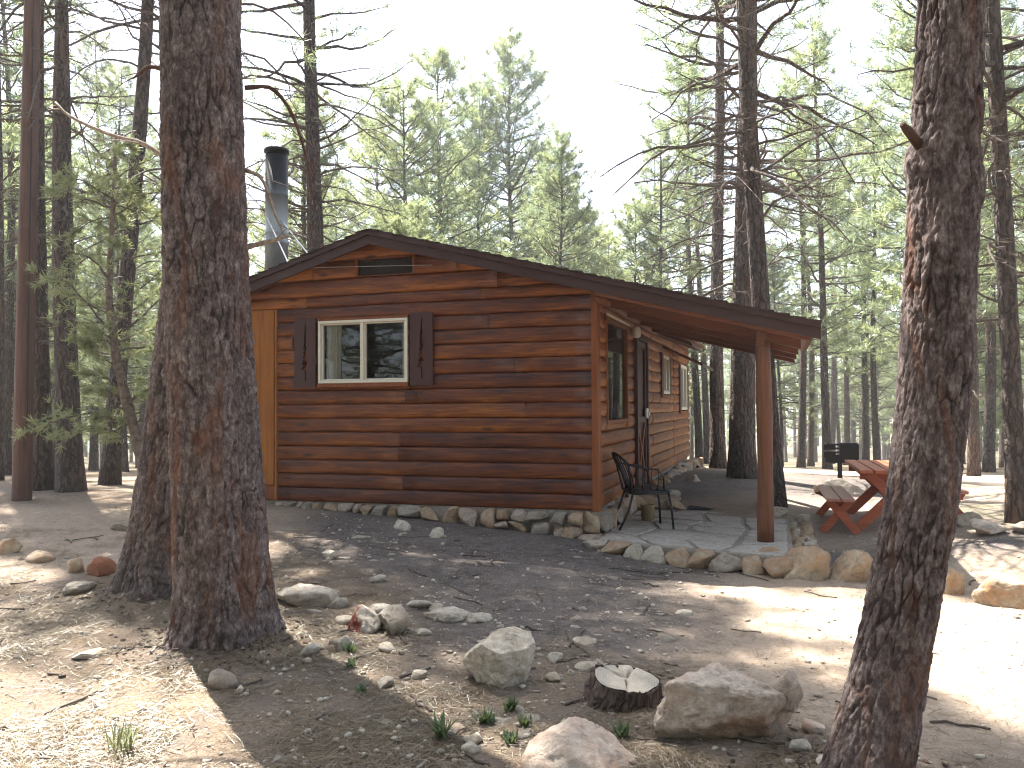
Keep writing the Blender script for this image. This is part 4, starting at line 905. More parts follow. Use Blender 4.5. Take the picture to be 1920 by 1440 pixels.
def dead_limb(root, pts, r0, r1, mat, tw=6, seed=0, tl=.35):
    P = np.array(pts, float); t = np.linspace(0, 1, len(P)); tt = np.linspace(0, 1, 14); Q = np.c_[[np.interp(tt, t, P[:, k]) for k in range(3)]].T
    for k in range(3): Q[1:-1, k] = (Q[:-2, k]+2*Q[1:-1, k]+Q[2:, k])/4
    mb = MB(); mb.tube(Q, np.linspace(r0, r1, 14)*(1+.12*np.sin(np.arange(14)*2.1)), 8); R = np.random.default_rng(seed)
    if tw:
        T, ln = sprout(Q[None], np.array([tl*3]), tw, .25, R, .34, (25, 75), (-.5, .4), .3); mb.tubes(T, np.full((len(T), 1), .0045)*np.linspace(1, .5, 4)[None], 4, 0)
    return mb.build('dead_branch', mat, root, True, attr=False)
# the grey limb reaching left, the curved reddish ones at the right of the trunk
dead_limb(t1, [(-.36, 0, 3.03), (-.55, .05, 3.17), (-.78, .1, 3.23), (-1.1, .15, 3.38), (-1.22, .2, 3.5)], .017, .007, M_DEADW, 5, 1, .12)
dead_limb(t1, [(.1, .1, 3.55), (.27, .14, 3.58), (.4, .16, 3.42), (.5, .18, 3.1), (.53, .2, 2.85)], .017, .006, M_REDLIMB, 12, 2, .3)
dead_limb(t1, [(.1, .1, 3.0), (.22, .1, 2.95), (.3, .12, 2.7), (.36, .16, 2.55)], .014, .006, M_DEADW, 4, 3, .2)
dead_limb(t1, [(.12, .1, 2.48), (.28, .1, 2.52), (.38, .14, 2.56)], .02, .01, M_DEADW, 3, 4, .15)
dead_limb(t1, [(-.3, 0, 3.62), (-.5, 0, 3.66), (-.62, .05, 3.6)], .022, .006, M_REDLIMB, 5, 5, .15)

# named pines round the cabin
def P(seed, **k):
    d = dict(H=19, r0=.2, dead0=2.4, live0=6, Lmax=2.6, nlive=64, ndead=34); d.update(k); return pine_meshes(seed, **d)
pine('pine_tree', P(21, r0=.21, H=20, dead0=3.0, live0=4.9, ndead=34, Lmax=3.3, nlive=52, deadL=1.75, s0=.45), 3.87, 13.8, 'stout dark pine behind the porch post, left one of the close pair', bark=M_BARK)
pine('pine_tree', P(22, r0=.125, H=18, dead0=3.9, live0=5.0, ndead=34, Lmax=3., nlive=48, deadL=1.5, s0=.45), 3.44, 10.75, 'slimmer reddish pine right beside the porch post, right one of the close pair', bark=M_BARKR, tilt=(0, -.02))
pine('pine_tree', P(23, r0=.16, H=17, dead0=3, live0=6), 4.53, 18, 'pale reddish pine standing past the back corner of the cabin', bark=M_BARKR)
pine('pine_tree', P(24, r0=.095, H=16, dead0=1.9, live0=3.6, ndead=30), 5.45, 8.85, 'slim dark pine at the far right edge by the grassy patch', bark=M_BARK, tilt=(0, -.012))
pine('pine_tree', P(25, r0=.2, H=20, dead0=3.6, live0=7, Lmax=3., ndead=54, deadL=1.6, s0=.4), -4.2, 17.2, 'straight grey pine rising behind the stove flue', bark=M_BARK, tilt=(0, .012))
pine('pine_tree', P(26, r0=.15, H=20, dead0=1.5, live0=15, nlive=24, ndead=44, Lmax=1.6), -6.68, 11.6, 'dark pine just behind the utility pole', bark=M_BARK, tilt=(0, .01))
pine('pine_tree', P(27, r0=.16, H=8.2, dead0=1.8, live0=6.6, nlive=4, ndead=40, Lmax=.9, tap=.45), -6.12, 11.35, 'dark pine right of the utility pole, bending towards its neighbour', bark=M_BARK, tilt=(0, -.03))
pine('pine_tree', P(28, r0=.135, H=18, dead0=1.5, live0=11, nlive=40, ndead=50), -6.4, 13, 'slim grey pine leaning right between the pole and the thick left trunk', bark=M_BARK, tilt=(0, .03))
pine('pine_tree', P(29, r0=.13, H=18, dead0=2, live0=15, nlive=20, ndead=36, Lmax=1.6), -9.2, 14.5, 'thin pine at the left edge behind the utility pole', bark=M_BARK)

pine('pine_tree', P(30, r0=.19, H=20, dead0=4, live0=8.5, Lmax=2.45, nlive=120, ndead=36, deadL=1.7, nn=20, w=.016, size=.21, wob=.04), -5.3, 13.5, 'dark shade-casting pine added wholly behind the thick left trunk, its twiggy limbs reaching out on both sides', bark=M_BARK)  # added pine, trunk kept out of sight; its dense crown shades the middle ground

# juniper with a twisted stem
M_JSTEM = plain('juniper_bark', (.15, .115, .09), .9, .2, 0, .45, 22)
def juniper(x, y):
    R = np.random.default_rng(77); e = empty('juniper', (x, y, gz1(x, y)), 0, 'shaggy yellow green juniper with a bent grey stem behind the left trunks', 'tree')
    pts = np.array([(.05, 0, -.2), (.03, 0, .2), (-.1, 0, .75), (-.27, .03, 1.3), (-.4, .02, 1.85), (-.47, 0, 2.5), (-.48, .05, 3.1), (-.44, .05, 3.9), (-.4, 0, 4.5)]); t = np.linspace(0, 1, 9); tt = np.linspace(0, 1, 30); Q = np.c_[[np.interp(tt, t, pts[:, k]) for k in range(3)]].T
    MB().tube(Q, np.linspace(.085, .014, 30)*(1+.12*np.sin(np.arange(30)*1.9)), 12).build('trunk', M_JSTEM, e, True, attr=False)
    n = 46; z = np.sort(R.uniform(.7, 4.4, n)); b = np.c_[np.interp(z, Q[:, 2], Q[:, 0]), np.interp(z, Q[:, 2], Q[:, 1]), z]; L = R.uniform(.4, 1.35, n)*(1.1-z/8); az = np.arange(n)*2.4+R.normal(0, .4, n)
    Pl = limb_batch(b, az, L, np.radians(R.uniform(-10, 45, n)), R.uniform(.1, .5, n), R.uniform(-.1, .3, n), R, .1); mc = MB()
    mc.tubes(Pl, (.008+.006*L)[:, None]*np.linspace(1, .3, 8)[None], 5, 0); T, ln = sprout(Pl, L, 11, .2, R, .3, (25, 70), (-.4, .5), .25); mc.tubes(T, np.full((len(T), 1), .004)*np.linspace(1, .5, 4)[None], 3, 0)
    live = R.random(len(T)) < .78; T, ln = T[live], ln[live]; Cs = []; Ds = []
    for s in np.linspace(1, .3, 4):
        f = s*3; i = min(int(f), 2); p = T[:, i]+(T[:, i+1]-T[:, i])*(f-i); d = T[:, i+1]-T[:, i]; Cs.append(p); Ds.append(d/(np.linalg.norm(d, axis=1, keepdims=True)+1e-9))
    needles(mc, np.concatenate(Cs), np.concatenate(Ds), .085, 11, .011, R, 1, .75, keep=.7); mc.build('crown', [M_TWIG, M_JUN], e)
juniper(-4.28, 9.6)

# ------------------------------------------------------------------ the forest beyond: single trees
far = [pine_meshes(50+k, H, r0, d0, l0, Lm, nl, nd, tw=7, tufts=2, nn=13, size=.28, w=.024, k=8, twd=6, dense=.95, conic=c, yellow=y) for k, (H, r0, d0, l0, Lm, nl, nd, c, y) in enumerate((
    (17, .16, 2., 4.2, 3., 84, 22, False, .4), (20, .19, 2.5, 6, 3.1, 84, 26, False, .3), (15, .13, 1.2, 2.2, 3.7, 130, 12, True, .6), (18, .15, 2, 4, 3.9, 150, 18, True, .3), (13, .12, 1.2, 2.5, 3.5, 110, 14, True, .7), (9, .09, .6, .9, 2.0, 70, 6, True, .6), (19, .18, 3, 9, 2.3, 50, 34, False, .3)))]
# conifers above the cabin roof, each where it stands
for (px_, d, ytop, k, lab) in ((968, 38, 62, 3, 'tall pointed pine whose top stands highest above the cabin roof'), (833, 33, 92, 2, 'bushy yellow green pine above the roof ridge, next left of the tallest'),
    (905, 37, 160, 3, 'narrow pine between the tallest pointed one and the bushy one'), (770, 30, 150, 4, 'pale loose pine above the left roof slope'), (1035, 30, 330, 4, 'short bushy pine right of the tallest pointed one'), (1188, 28, 375, 4, 'small thin pine above the right roof slope'), (705, 34, 215, 2, 'bushy pine just right of the grey pine by the flue'), (868, 44, 270, 4, 'lower bushy pine between the narrow and the bushy pine'),
    (1085, 33, 390, 2, 'low rounded pine above the middle of the right roof slope'), (1005, 46, 270, 4, 'hazy pine close behind the tallest pointed one'), (1135, 38, 440, 5, 'lowest small pine peeping over the right roof slope')):
    x = (px_-960)/1530*d; z0 = gz1(x, d); zt = 1.62+(762-ytop)/1530*d; H = (17, 20, 15, 18, 13, 9, 19)[k]
    pine('forest_pine', far[k], x, d, lab, 'pines rising beyond the cabin roof', (zt-z0)/H, rnd.uniform(0, 6))
RF = np.random.default_rng(5); placed = []; cnt = 0
def far_tree(x, y, k, sc, lab=None): 
    global cnt; cnt += 1
    return pine('forest_pine', far[k], x, y, lab or 'forest pine among many alike standing beyond the clearing', 'pines of the surrounding forest', sc, RF.uniform(0, 6.28), bark=(M_BARKR if RF.random() < .4 else None), tilt=(RF.normal(0, .018), RF.normal(0, .018)))
# trunks one can single out between the porch and the leaning pine
for px_, d, k, sc, lab in ((1500, 30, 6, .8, 'forest trunk first to the right of the reddish porch pine'), (1518, 38, 1, .8, 'forest trunk midway between the reddish porch pine and the grill'), (1549, 26, 0, .85, 'forest trunk rising just left of the pedestal grill'),
    (1585, 44, 6, .9, 'far forest trunk directly behind the pedestal grill'), (1642, 32, 1, .7, 'forest trunk rising above the picnic table'), (1620, 34, 0, .9, 'far forest trunk between the grill and the picnic table'), (1690, 29, 0, .9, None), (1850, 24, 1, .85, 'short bodied forest pine between leaning trunk and right edge pine'),
    (1822, 19, 0, .8, 'forest pine standing close right of the leaning trunk'), (1880, 33, 6, .9, 'far forest pine just left of the right edge pine'), (1310, 30, 0, .9, 'forest trunk close to the back corner of the cabin'), (1325, 38, 1, .9, None), (12, 22, 0, .9, 'forest pine left of the utility pole at the picture edge'),
    (176, 30, 1, .8, 'far trunk seen between the two leftmost dark pine groups'), (232, 27, 0, .8, 'far trunk behind the juniper stem'), (95, 33, 6, .8, None), (262, 36, 1, .8, None), (-20, 17, 1, .9, None), (1960, 15, 0, .9, None), (1745, 22, 0, 1, None), (1240, 34, 6, .7, None), (20, 42, 0, 1, None)):
    x = (px_-960)/1530*d; far_tree(x, d, k, sc, lab); placed.append((x, d))
tries = 0
while cnt < 165 and tries < 6000:
    tries += 1; d = 20+62*RF.random()**.8; px_ = RF.uniform(-330, 2250); x = (px_-960)/1530*d
    if any((x-a)**2+(d-b)**2 < (1.5+d*.03)**2 for a, b in placed): continue
    if 1230 < px_ < 1920 and d < 27: continue
    k = int(RF.choice([0, 1, 2, 3, 4, 5, 6], p=[.14, .1, .2, .16, .2, .14, .06])); sc = RF.uniform(.75, 1.1)
    H = (17, 20, 15, 18, 13, 9, 19)[k]*sc
    if 620 < px_ < 1180:                                             # the gap of open sky above the roof: only lower trees here
        lim = (1.62+(762-RF.uniform(250, 420))/1530*d-gz1(x, d))
        if H > lim: sc *= lim/H
        if sc < .4: continue
    elif RF.random() < (.93 if px_ < 330 else .74):                                          # elsewhere mostly younger trees, the sky showing over them
        lim = (1.62+(762-(RF.uniform(150, 560) if px_ > 330 else RF.uniform(60, 400)))/1530*d-gz1(x, d))
        if H > lim: sc *= lim/H
        if sc < .35: continue
    placed.append((x, d)); far_tree(x, d, k, sc)
# pines standing behind the photographer and to the sides; they close the clearing and show in the window panes
for x, y, k, sc in ((-5, -7, 1, 1), (-1.5, -10, 0, 1), (3, -8, 3, 1), (7, -11, 1, 1), (-9, -3, 0, 1), (-8, -12, 2, 1.1), (0, -15, 3, 1.1), (5, -16, 2, 1.2), (12, -6, 0, 1), (-13, -8, 3, 1), (10, 2, 1, 1), (-10, 4, 0, .95), (14, 8, 0, 1), (-13, 10, 1, .95), (-3.5, -5.5, 5, 1), (-6.5, -9, 5, 1.2), (-2.6, -8, 2, .8), (.8, -6.5, 5, .9), (-4.6, -11, 4, 1), (-8, -6, 4, .9), (-10.5, -9, 2, 1), (2.2, -11, 4, 1), (-1, -12.5, 4, 1.1), (-6, -14, 3, 1), (-11, -13, 3, 1), (5, -6, 5, 1), (-15, -3, 2, 1), (-12, 1, 3, .9)):
    pine('forest_pine', far[k], x, y, 'forest pine among many alike standing beyond the clearing', 'pines of the surrounding forest', sc, RF.uniform(0, 6))
RB = np.random.default_rng(91)
for i in range(44):                                                    # the wood goes on behind the photographer
    x, y = RB.uniform(-45, 30), RB.uniform(-50, -13)
    pine('forest_pine', far[int(RB.integers(6))], x, y, 'forest pine among many alike standing beyond the clearing', 'pines of the surrounding forest', RB.uniform(.8, 1.1), RB.uniform(0, 6))
def far_forest():
    R = np.random.default_rng(8); mb = MB(); n = 620; a = R.uniform(-1.0, 1.0, n); d = R.uniform(84, 150, n); x = np.sin(a)*d; y = np.cos(a)*d; z = gz(x, y); H = R.uniform(11, 19, n); cen = np.abs(x/y) < .3; H = np.where(cen, np.minimum(H, 13), H)
    Pt = np.stack([np.c_[x, y, z-.5], np.c_[x, y, z+H*.5], np.c_[x, y, z+H]], 1); mb.tubes(Pt, np.full((n, 1), .22)*np.array([[1, .7, .1]]), 5, 0)
    m = 34; q = R.random((n, m))**.8; rr = 2.3*(1-q)**.7*np.sqrt(R.random((n, m))); th = R.uniform(0, 6.28, (n, m))
    C = np.stack([x[:, None]+rr*np.cos(th), y[:, None]+rr*np.sin(th), (z+H*.12)[:, None]+(H*.88)[:, None]*q], -1).reshape(-1, 3)
    D = np.stack([np.cos(th), np.sin(th), .3+0*th], -1).reshape(-1, 3); needles(mb, C, D, .8, 7, .14, R, 1)
    tag(mb.build('distant_forest', [M_BARK, M_NEEDLE], None), kind='stuff')
far_forest()
# ------------------------------------------------------------------ boulders and stones one can single out
def boulder(name, x, y, dims, mat, label, seed, rz=0, sink=.25, sub=3, cat='boulder', group=None, tilt=(0, 0), **k):
    o = obj(name, rock_mesh(name, mat, seed, dims, sub, **k), None, (x, y, gz1(x, y)-dims[2]*sink), rz); o.rotation_euler = (tilt[0], tilt[1], rz); tag(o, label, cat, group); return o
boulder('boulder', .985, 3.93, (.7, .44, .36), M_PINK, 'long pitted boulder beside the cut stump with a knob on its right end', 31, .1, .14, 5, cuts=9, rough=.2, fine=.05, flat=.6, extra=(((0, -.2, 1), .5), ((-.5, -1, .1), .55)))
boulder('boulder', 1.27, 3.87, (.15, .17, .2), M_PINK, 'small rounded lump against the right end of the long pitted boulder', 37, .4, -.55, 4, rough=.2, fine=.05)
boulder('boulder', -.085, 4.62, (.4, .36, .29), M_PALE, 'whitish angular boulder standing alone left of the stump', 53, .2, .12, 5, cuts=7, rough=.16, fine=.035, flat=.7, extra=(((.35, -1, -.1), .5), ((-.8, -.8, -.15), .55), ((.9, -.6, -.1), .6), ((.1, -.5, 1), .62)))
boulder('boulder', .27, 3.6, (.52, .42, .26), M_PINK, 'smooth tan boulder cut off by the bottom of the picture', 44, .5, .42, 5, cuts=3, rough=.12, fine=.03)
boulder('painted_rock', -.99, 5.47, (.24, .22, .2), M_PAINTED, 'pitted rock with a patch of red paint', 61, .0, .15, 4, 'rock', rough=.22, fine=.06)
boulder('rock', -.80, 5.46, (.26, .2, .2), M_GREY, 'dark pitted rock leaning on the red painted rock', 62, -.5, .15, 4, 'rock', rough=.22, fine=.07)
boulder('outcrop', -1.55, 6.2, (.48, .5, .2), M_PALE, 'broad pale rock outcrop right of the thick left trunk', 63, .3, .4, 4, 'rock', rough=.2, fine=.05)
for i, (x, y, w, d, h, m, lab) in enumerate(((2.43, 7.83, .31, .26, .26, M_TAN, 'smallest stone of the row in front of the porch post'), (2.66, 7.46, .41, .3, .36, M_TAN, 'wedge shaped tan stone in the row between porch post and leaning pine'),
    (2.99, 7.32, .4, .28, .33, M_TAN, 'blocky tan stone in the row just left of the leaning pine'), (3.34, 7.2, .28, .26, .31, M_TAN, 'tan stone of the row half hidden by the leaning pine'),
    (3.66, 6.92, .22, .24, .27, M_TAN, 'tan stone peeking out right of the leaning pine'), (3.97, 6.6, .56, .4, .26, M_TAN, 'large tan boulder at the right edge of the sunlit ground'), (2.85, 7.42, .075, .08, .1, M_TAN, 'little stone wedged between two big stones of the row'))):
    boulder('border_stone', x, y, (w, d, h), m, lab, 70+i, rnd.uniform(-.35, .1)-.2, .2, 4, 'stone', 'stones of the border row', cuts=3, rough=.14, fine=.06, boxy=.62)
for i, (x, y, w, d, h, m, lab) in enumerate(((-4.75, 7.72, .22, .2, .17, M_TAN, 'tan stone at the left edge of the picture'), (-4.3, 7.46, .24, .2, .12, M_TAN, 'low flat tan stone second from the left edge'), (-3.78, 7.1, .18, .17, .13, M_TAN, 'peach coloured stone left of the rust red one'),
    (-3.5, 7.02, .27, .22, .18, M_RUST, 'rust red stone near the flared trunk'), (-3.22, 6.92, .16, .16, .17, M_TAN, 'tan stone tucked against the flared trunk base'))):
    boulder('border_stone', x, y, (w, d, h), m, lab, 90+i, rnd.uniform(-.5, .5), .2, 3, 'stone', 'row of stones at the left', rough=.16, fine=.04)
single = ((-3.38, 6.4, .24, .2, .1, M_GREY, 'flat grey rock in the needle litter left of the flared trunk'), (-2.57, 5.0, .13, .22, .04, M_PALE, 'flat pale slab lying left of the thick trunk base'), (-1.6, 4.53, .16, .14, .12, M_GREY, 'grey stone at the edge of the big trunk shadow'),
    (-1.48, 4.44, .045, .04, .045, M_PALE, 'tiny white stone beside the grey shadow edge stone'), (-1.25, 5.03, .125, .11, .075, M_PALE, 'pale stone right of the thick trunk base'), (-1.06, 5.1, .12, .11, .11, M_GREY, 'grey stone half way from the thick trunk to the painted rock'),
    (-.53, 4.62, .1, .09, .06, M_PALE, 'round pale stone left of the whitish boulder'), (-.7, 4.51, .09, .1, .06, M_GREY, 'dull grey stone further left of the whitish boulder'), (-.19, 3.83, .1, .09, .06, M_PALE, 'upper of two pale stones touching by the weeds'), (-.2, 3.73, .085, .08, .06, M_PALE, 'lower of two pale stones touching by the weeds'),
    (.22, 4.6, .09, .08, .06, M_PALE, 'pale stone right of the whitish boulder foot'), (.42, 4.83, .14, .11, .06, M_PALE, 'flat pale stone behind the stump'), (.53, 4.82, .12, .09, .05, M_PALE, 'thin pale stone right behind the stump'), (1.42, 3.92, .11, .1, .06, M_PINK, 'flat stone left of the leaning pine foot'),
    (1.29, 3.72, .14, .1, .06, M_PALE, 'pale stone at the foot of the leaning pine'), (1.36, 3.55, .2, .12, .06, M_PALE, 'pale flat stone at the bottom edge by the leaning pine'), (.455, 5.35, .16, .12, .05, M_PALE, 'low tan white stone in the middle of the shaded dirt'), (-.47, 5.8, .34, .2, .09, M_PALE, 'long flat sunlit slab behind the painted rock'),
    (-.7, 6.05, .2, .12, .08, M_PALE, 'pale ledge stone right behind the painted rock'), (-1.3, 6.05, .17, .12, .09, M_GREY, 'grey ledge stone beside the broad pale outcrop'), (-1.71, 7.65, .15, .13, .09, M_PALE, 'pair shaped white stone in the shade before the cabin wall'), (-.81, 8.68, .2, .16, .13, M_PALE, 'pale stone a step in front of the cabin footing'),
    (1.28, 6.2, .14, .12, .06, M_PALE, 'flat stone at the ragged edge of the sunlight'), (1.02, 5.5, .11, .08, .05, M_PALE, 'white stone in the shade near the sunlight edge'), (-4.13, 8.7, .27, .2, .1, M_GREY, 'low grey rock in front of the left pines'), (-1.12, 6.8, .14, .1, .07, M_PALE, 'small pale stone behind the broad outcrop'),
    (4.75, 11.9, .75, .4, .3, M_GREY, 'big grey rock lying behind the picnic bench'), (5.05, 9.1, .28, .26, .2, M_GREY, 'upper rock of the heap right of the leaning pine'), (4.95, 8.55, .35, .3, .18, M_PINK, 'broad rock of the heap right of the leaning pine'), (5.25, 8.45, .25, .22, .13, M_GREY, 'end rock of the heap right of the leaning pine'),
    (3.3, 10.25, .3, .2, .14, M_PALE, 'sunlit rock right of the patio by the reddish pine'), (3.55, 10.0, .22, .18, .12, M_PALE, 'low sunlit rock between porch post and bench'), (2.2, 12.6, .3, .24, .18, M_TAN, 'stone in the shade beyond the patio'), (2.9, 13.2, .26, .2, .14, M_PINK, 'stone at the foot of the stout dark pine'),
    (-.25, 5.75, .2, .14, .06, M_PALE, 'low pale ledge stone right end of the sunlit slab'), (-.95, 5.85, .22, .15, .1, M_PALE, 'knobbly pale ledge stone between outcrop and painted rock'), (-1.15, 5.62, .14, .12, .08, M_GREY, 'grey stone touching the left side of the painted rock'), (-.6, 5.42, .12, .1, .05, M_PALE, 'thin pale stone right of the dark pitted rock'), (-1.95, 5.75, .2, .2, .1, M_PALE, 'pale stone between the thick trunk and the broad outcrop'), (.25, 5.0, .1, .08, .05, M_PALE, 'pale stone behind the whitish boulder'),
    (-1.2, 8.95, .2, .16, .14, M_PALE, 'white block lying against the cabin footing'))
for i, (x, y, w, d, h, m, lab) in enumerate(single):
    boulder('rock', x, y, (w, d, h), m, lab, 120+i, rnd.uniform(-.6, .6), .22, 4 if max(w, d) > .2 else 3, 'rock', rough=.17, fine=.045)
SM = [rock_mesh('stone', [M_PALE, M_PALE, M_GREY, M_PINK][k % 4], 300+k, (1, .75, .42), 3, 9, .22, .07) for k in range(14)]
R = np.random.default_rng(3); cnt_s = 0
while cnt_s < 190:
    d = R.uniform(3.6, 9.); px_ = R.uniform(520, 1350); x = (px_-960)/1530*d; y = d
    if f_sand(np.array([x]), np.array([y]))[0] > .35 or (x < -1.2 and y < 4.9) or d > 8.6+.3*x+0*y and x > -1 or vnoise(np.array([[x*1.2, y*1.2, 0]]), 4)[0] < .42: continue
    if y > 8.7-.32*(x-.9): continue
    if (x-.985)**2+(y-3.93)**2 < .16 or (x-.57)**2+(y-4.3)**2 < .06 or (x-1.47)**2+(y-3.4)**2 < .1 or (x+.085)**2+(y-4.6)**2 < .06 or (x-.27)**2+(y-3.63)**2 < .1: continue
    w = R.choice([.045, .06, .085, .12], p=[.38, .32, .2, .1])*R.uniform(.8, 1.3)
    o = obj('stone', SM[int(R.integers(14))], None, (x, y, gz1(x, y)-w*.14), R.uniform(0, 6.28)); o.scale = (w*1.15, w*R.uniform(.6, 1.1), w*R.uniform(.5, 1.)); cnt_s += 1
    tag(o, 'small pale stone half sunk in the shaded dirt', 'stone', 'small stones strewn before the cabin')
for k, (n_, x0, x1, y0, y1) in enumerate(((26, -5, -1.9, 3.8, 8.5), (18, 1.5, 4.5, 4.2, 7), (30, 2, 5.5, 8.3, 13))):
    for i in range(n_):
        x, y = R.uniform(x0, x1), R.uniform(y0, y1); w = R.uniform(.03, .075 if k < 2 else .14)
        if k == 2:
            u_ = (x-CX)*math.cos(YAW)+(y-CY)*math.sin(YAW)
            if u_ < 2.35: continue
        o = obj('stone', SM[int(R.integers(14))], None, (x, y, gz1(x, y)-w*.12), R.uniform(0, 6.28)); o.scale = (w, w, w*R.uniform(.6, 1))
        tag(o, ('small stone lying among sunlit pine needles', 'small stone on the bare sunlit dirt', 'small stone on the dusty ground round the picnic table')[k], 'stone', ('stones in the needle litter', 'stones on the bare dirt', 'stones round the picnic table')[k])
# gravel, needles, twigs: nobody could count them
def gravel():
    R = np.random.default_rng(12); n = 5200; d = 3.2+7*R.random(n)**1.3; px_ = R.uniform(-80, 1990, n); x = (px_-960)/1530*d; y = d
    k = (R.random(n) < .35+.65*(vnoise(np.c_[x*1.5, y*1.5, 0*x], 6) > .5)) & (R.random(n) > f_sand(x, y)*.82) & ~((y > 8.65-.32*(x-.9)) & (x > -3.2) & (x < 3.2)) & ~((x > -.2) & (x < 2.6) & (y > 7.9)); x, y = x[k], y[k]
    V, F = ico(1); n = len(x); w = R.choice([.007, .011, .018], n, p=[.5, .3, .2])*R.uniform(.7, 1.5, n)
    J = V[None]*(1+R.normal(0, .17, (n, len(V), 1)))*np.stack([w, w*R.uniform(.6, 1, n), w*R.uniform(.4, .8, n)], -1)[:, None]; a = R.uniform(0, 6.28, n); J = rot_h(J, a[:, None]); J = J+np.c_[x, y, gz(x, y)+w*.2][:, None]
    mb = MB(); mb.add(J.reshape(-1, 3), (np.arange(n)[:, None, None]*len(V)+F[None]).reshape(-1, 3)); tag(mb.build('gravel', M_PALE, None, True, attr=False), kind='stuff')
gravel()
def needle_litter():
    R = np.random.default_rng(13); n = 190000; d = 3.1+5.6*R.random(n)**1.5; px_ = R.uniform(-60, 1980, n); x = (px_-960)/1530*d; y = d
    dens = .06+.94*f_litter(x, y)*sstep(.35, .62, vnoise(np.c_[x*2.1, y*2.1, 0*x], 8)*.6+vnoise(np.c_[x*6, y*6, 0*x], 9)*.4); k = (R.random(n) < dens*.75) & ~((y > 8.4-.32*(x-.9)) & (x > -3.2)); x, y = x[k], y[k]; n = len(x)
    L = R.uniform(.04, .13, n); a = R.uniform(0, 6.28, n); cv = R.normal(0, .35, n); w = R.uniform(.0006, .0013, n)*(.7+y*.11); t = np.linspace(-.5, .5, 4)
    ang = a[:, None]+cv[:, None]*t[None]; px_ = x[:, None]+L[:, None]*t*np.cos(ang); py_ = y[:, None]+L[:, None]*t*np.sin(ang)
    pz = gz(px_.ravel(), py_.ravel()).reshape(n, 4)+R.uniform(.001, .012, (n, 1))+R.normal(0, .12, (n, 1))*L[:, None]*t[None]
    sx, sy = -np.sin(ang)*w[:, None], np.cos(ang)*w[:, None]
    V = np.stack([np.stack([px_-sx, py_-sy, pz], -1), np.stack([px_+sx, py_+sy, pz+.0006], -1)], 2).reshape(n, 8, 3); F = np.array([(0, 1, 3, 2), (2, 3, 5, 4), (4, 5, 7, 6)])
    mb = MB(); mb.add(V.reshape(-1, 3), (np.arange(n)[:, None, None]*8+F[None]).reshape(-1, 4), 0, np.repeat(R.uniform(.1, 1, n), 8)); tag(mb.build('needle_litter', M_STRAW, None), kind='stuff')
needle_litter()
def fallen_twigs():
    R = np.random.default_rng(14); n = 170; d = R.uniform(3.4, 9, n); px_ = R.uniform(-50, 1960, n); x = (px_-960)/1530*d; y = d; k = ~((y > 8.4-.32*(x-.9)) & (x > -3.2)) & (R.random(n) > .75*f_sand(x, y)); x, y = x[k], y[k]; n = len(x)
    L = R.uniform(.08, .4, n); a = R.uniform(0, 6.28, n); t = np.linspace(-.5, .5, 5); X = x[:, None]+L[:, None]*t*np.cos(a)[:, None]+R.normal(0, .012, (n, 5)); Y = y[:, None]+L[:, None]*t*np.sin(a)[:, None]+R.normal(0, .012, (n, 5))
    Z = gz(X.ravel(), Y.ravel()).reshape(n, 5)+.008; mb = MB(); mb.tubes(np.stack([X, Y, Z], -1), R.uniform(.003, .008, (n, 1))*np.ones((1, 5)), 5, 0, True); tag(mb.build('fallen_twigs', M_TWIG, None, True, attr=False), kind='stuff')
fallen_twigs()
def bark_flakes():
    R = np.random.default_rng(15); mb = MB(); V, F = ico(1)
    for cx_, cy_, r0, n in ((lx, ly, .33, 260), (bx, by, .3, 150), (rx-.05, ry, .2, 170)):
        a = R.uniform(0, 6.28, n); d = r0+np.abs(R.normal(0, .16, n)); x = cx_+d*np.cos(a); y = cy_+d*np.sin(a); w = R.uniform(.008, .026, n)
        J = V[None]*(1+R.normal(0, .2, (n, len(V), 1)))*np.stack([w, w*R.uniform(.4, .8, n), w*.22], -1)[:, None]; J = rot_h(J, R.uniform(0, 6.28, n)[:, None]); J = J+np.c_[x, y, gz(x, y)+.006+.03*np.exp(-(d-r0)/.06)*R.random(n)][:, None]
        mb.add(J.reshape(-1, 3), (np.arange(n)[:, None, None]*len(V)+F[None]).reshape(-1, 3))
    tag(mb.build('bark_flakes', M_BARKR, None, attr=False), kind='stuff')
bark_flakes()
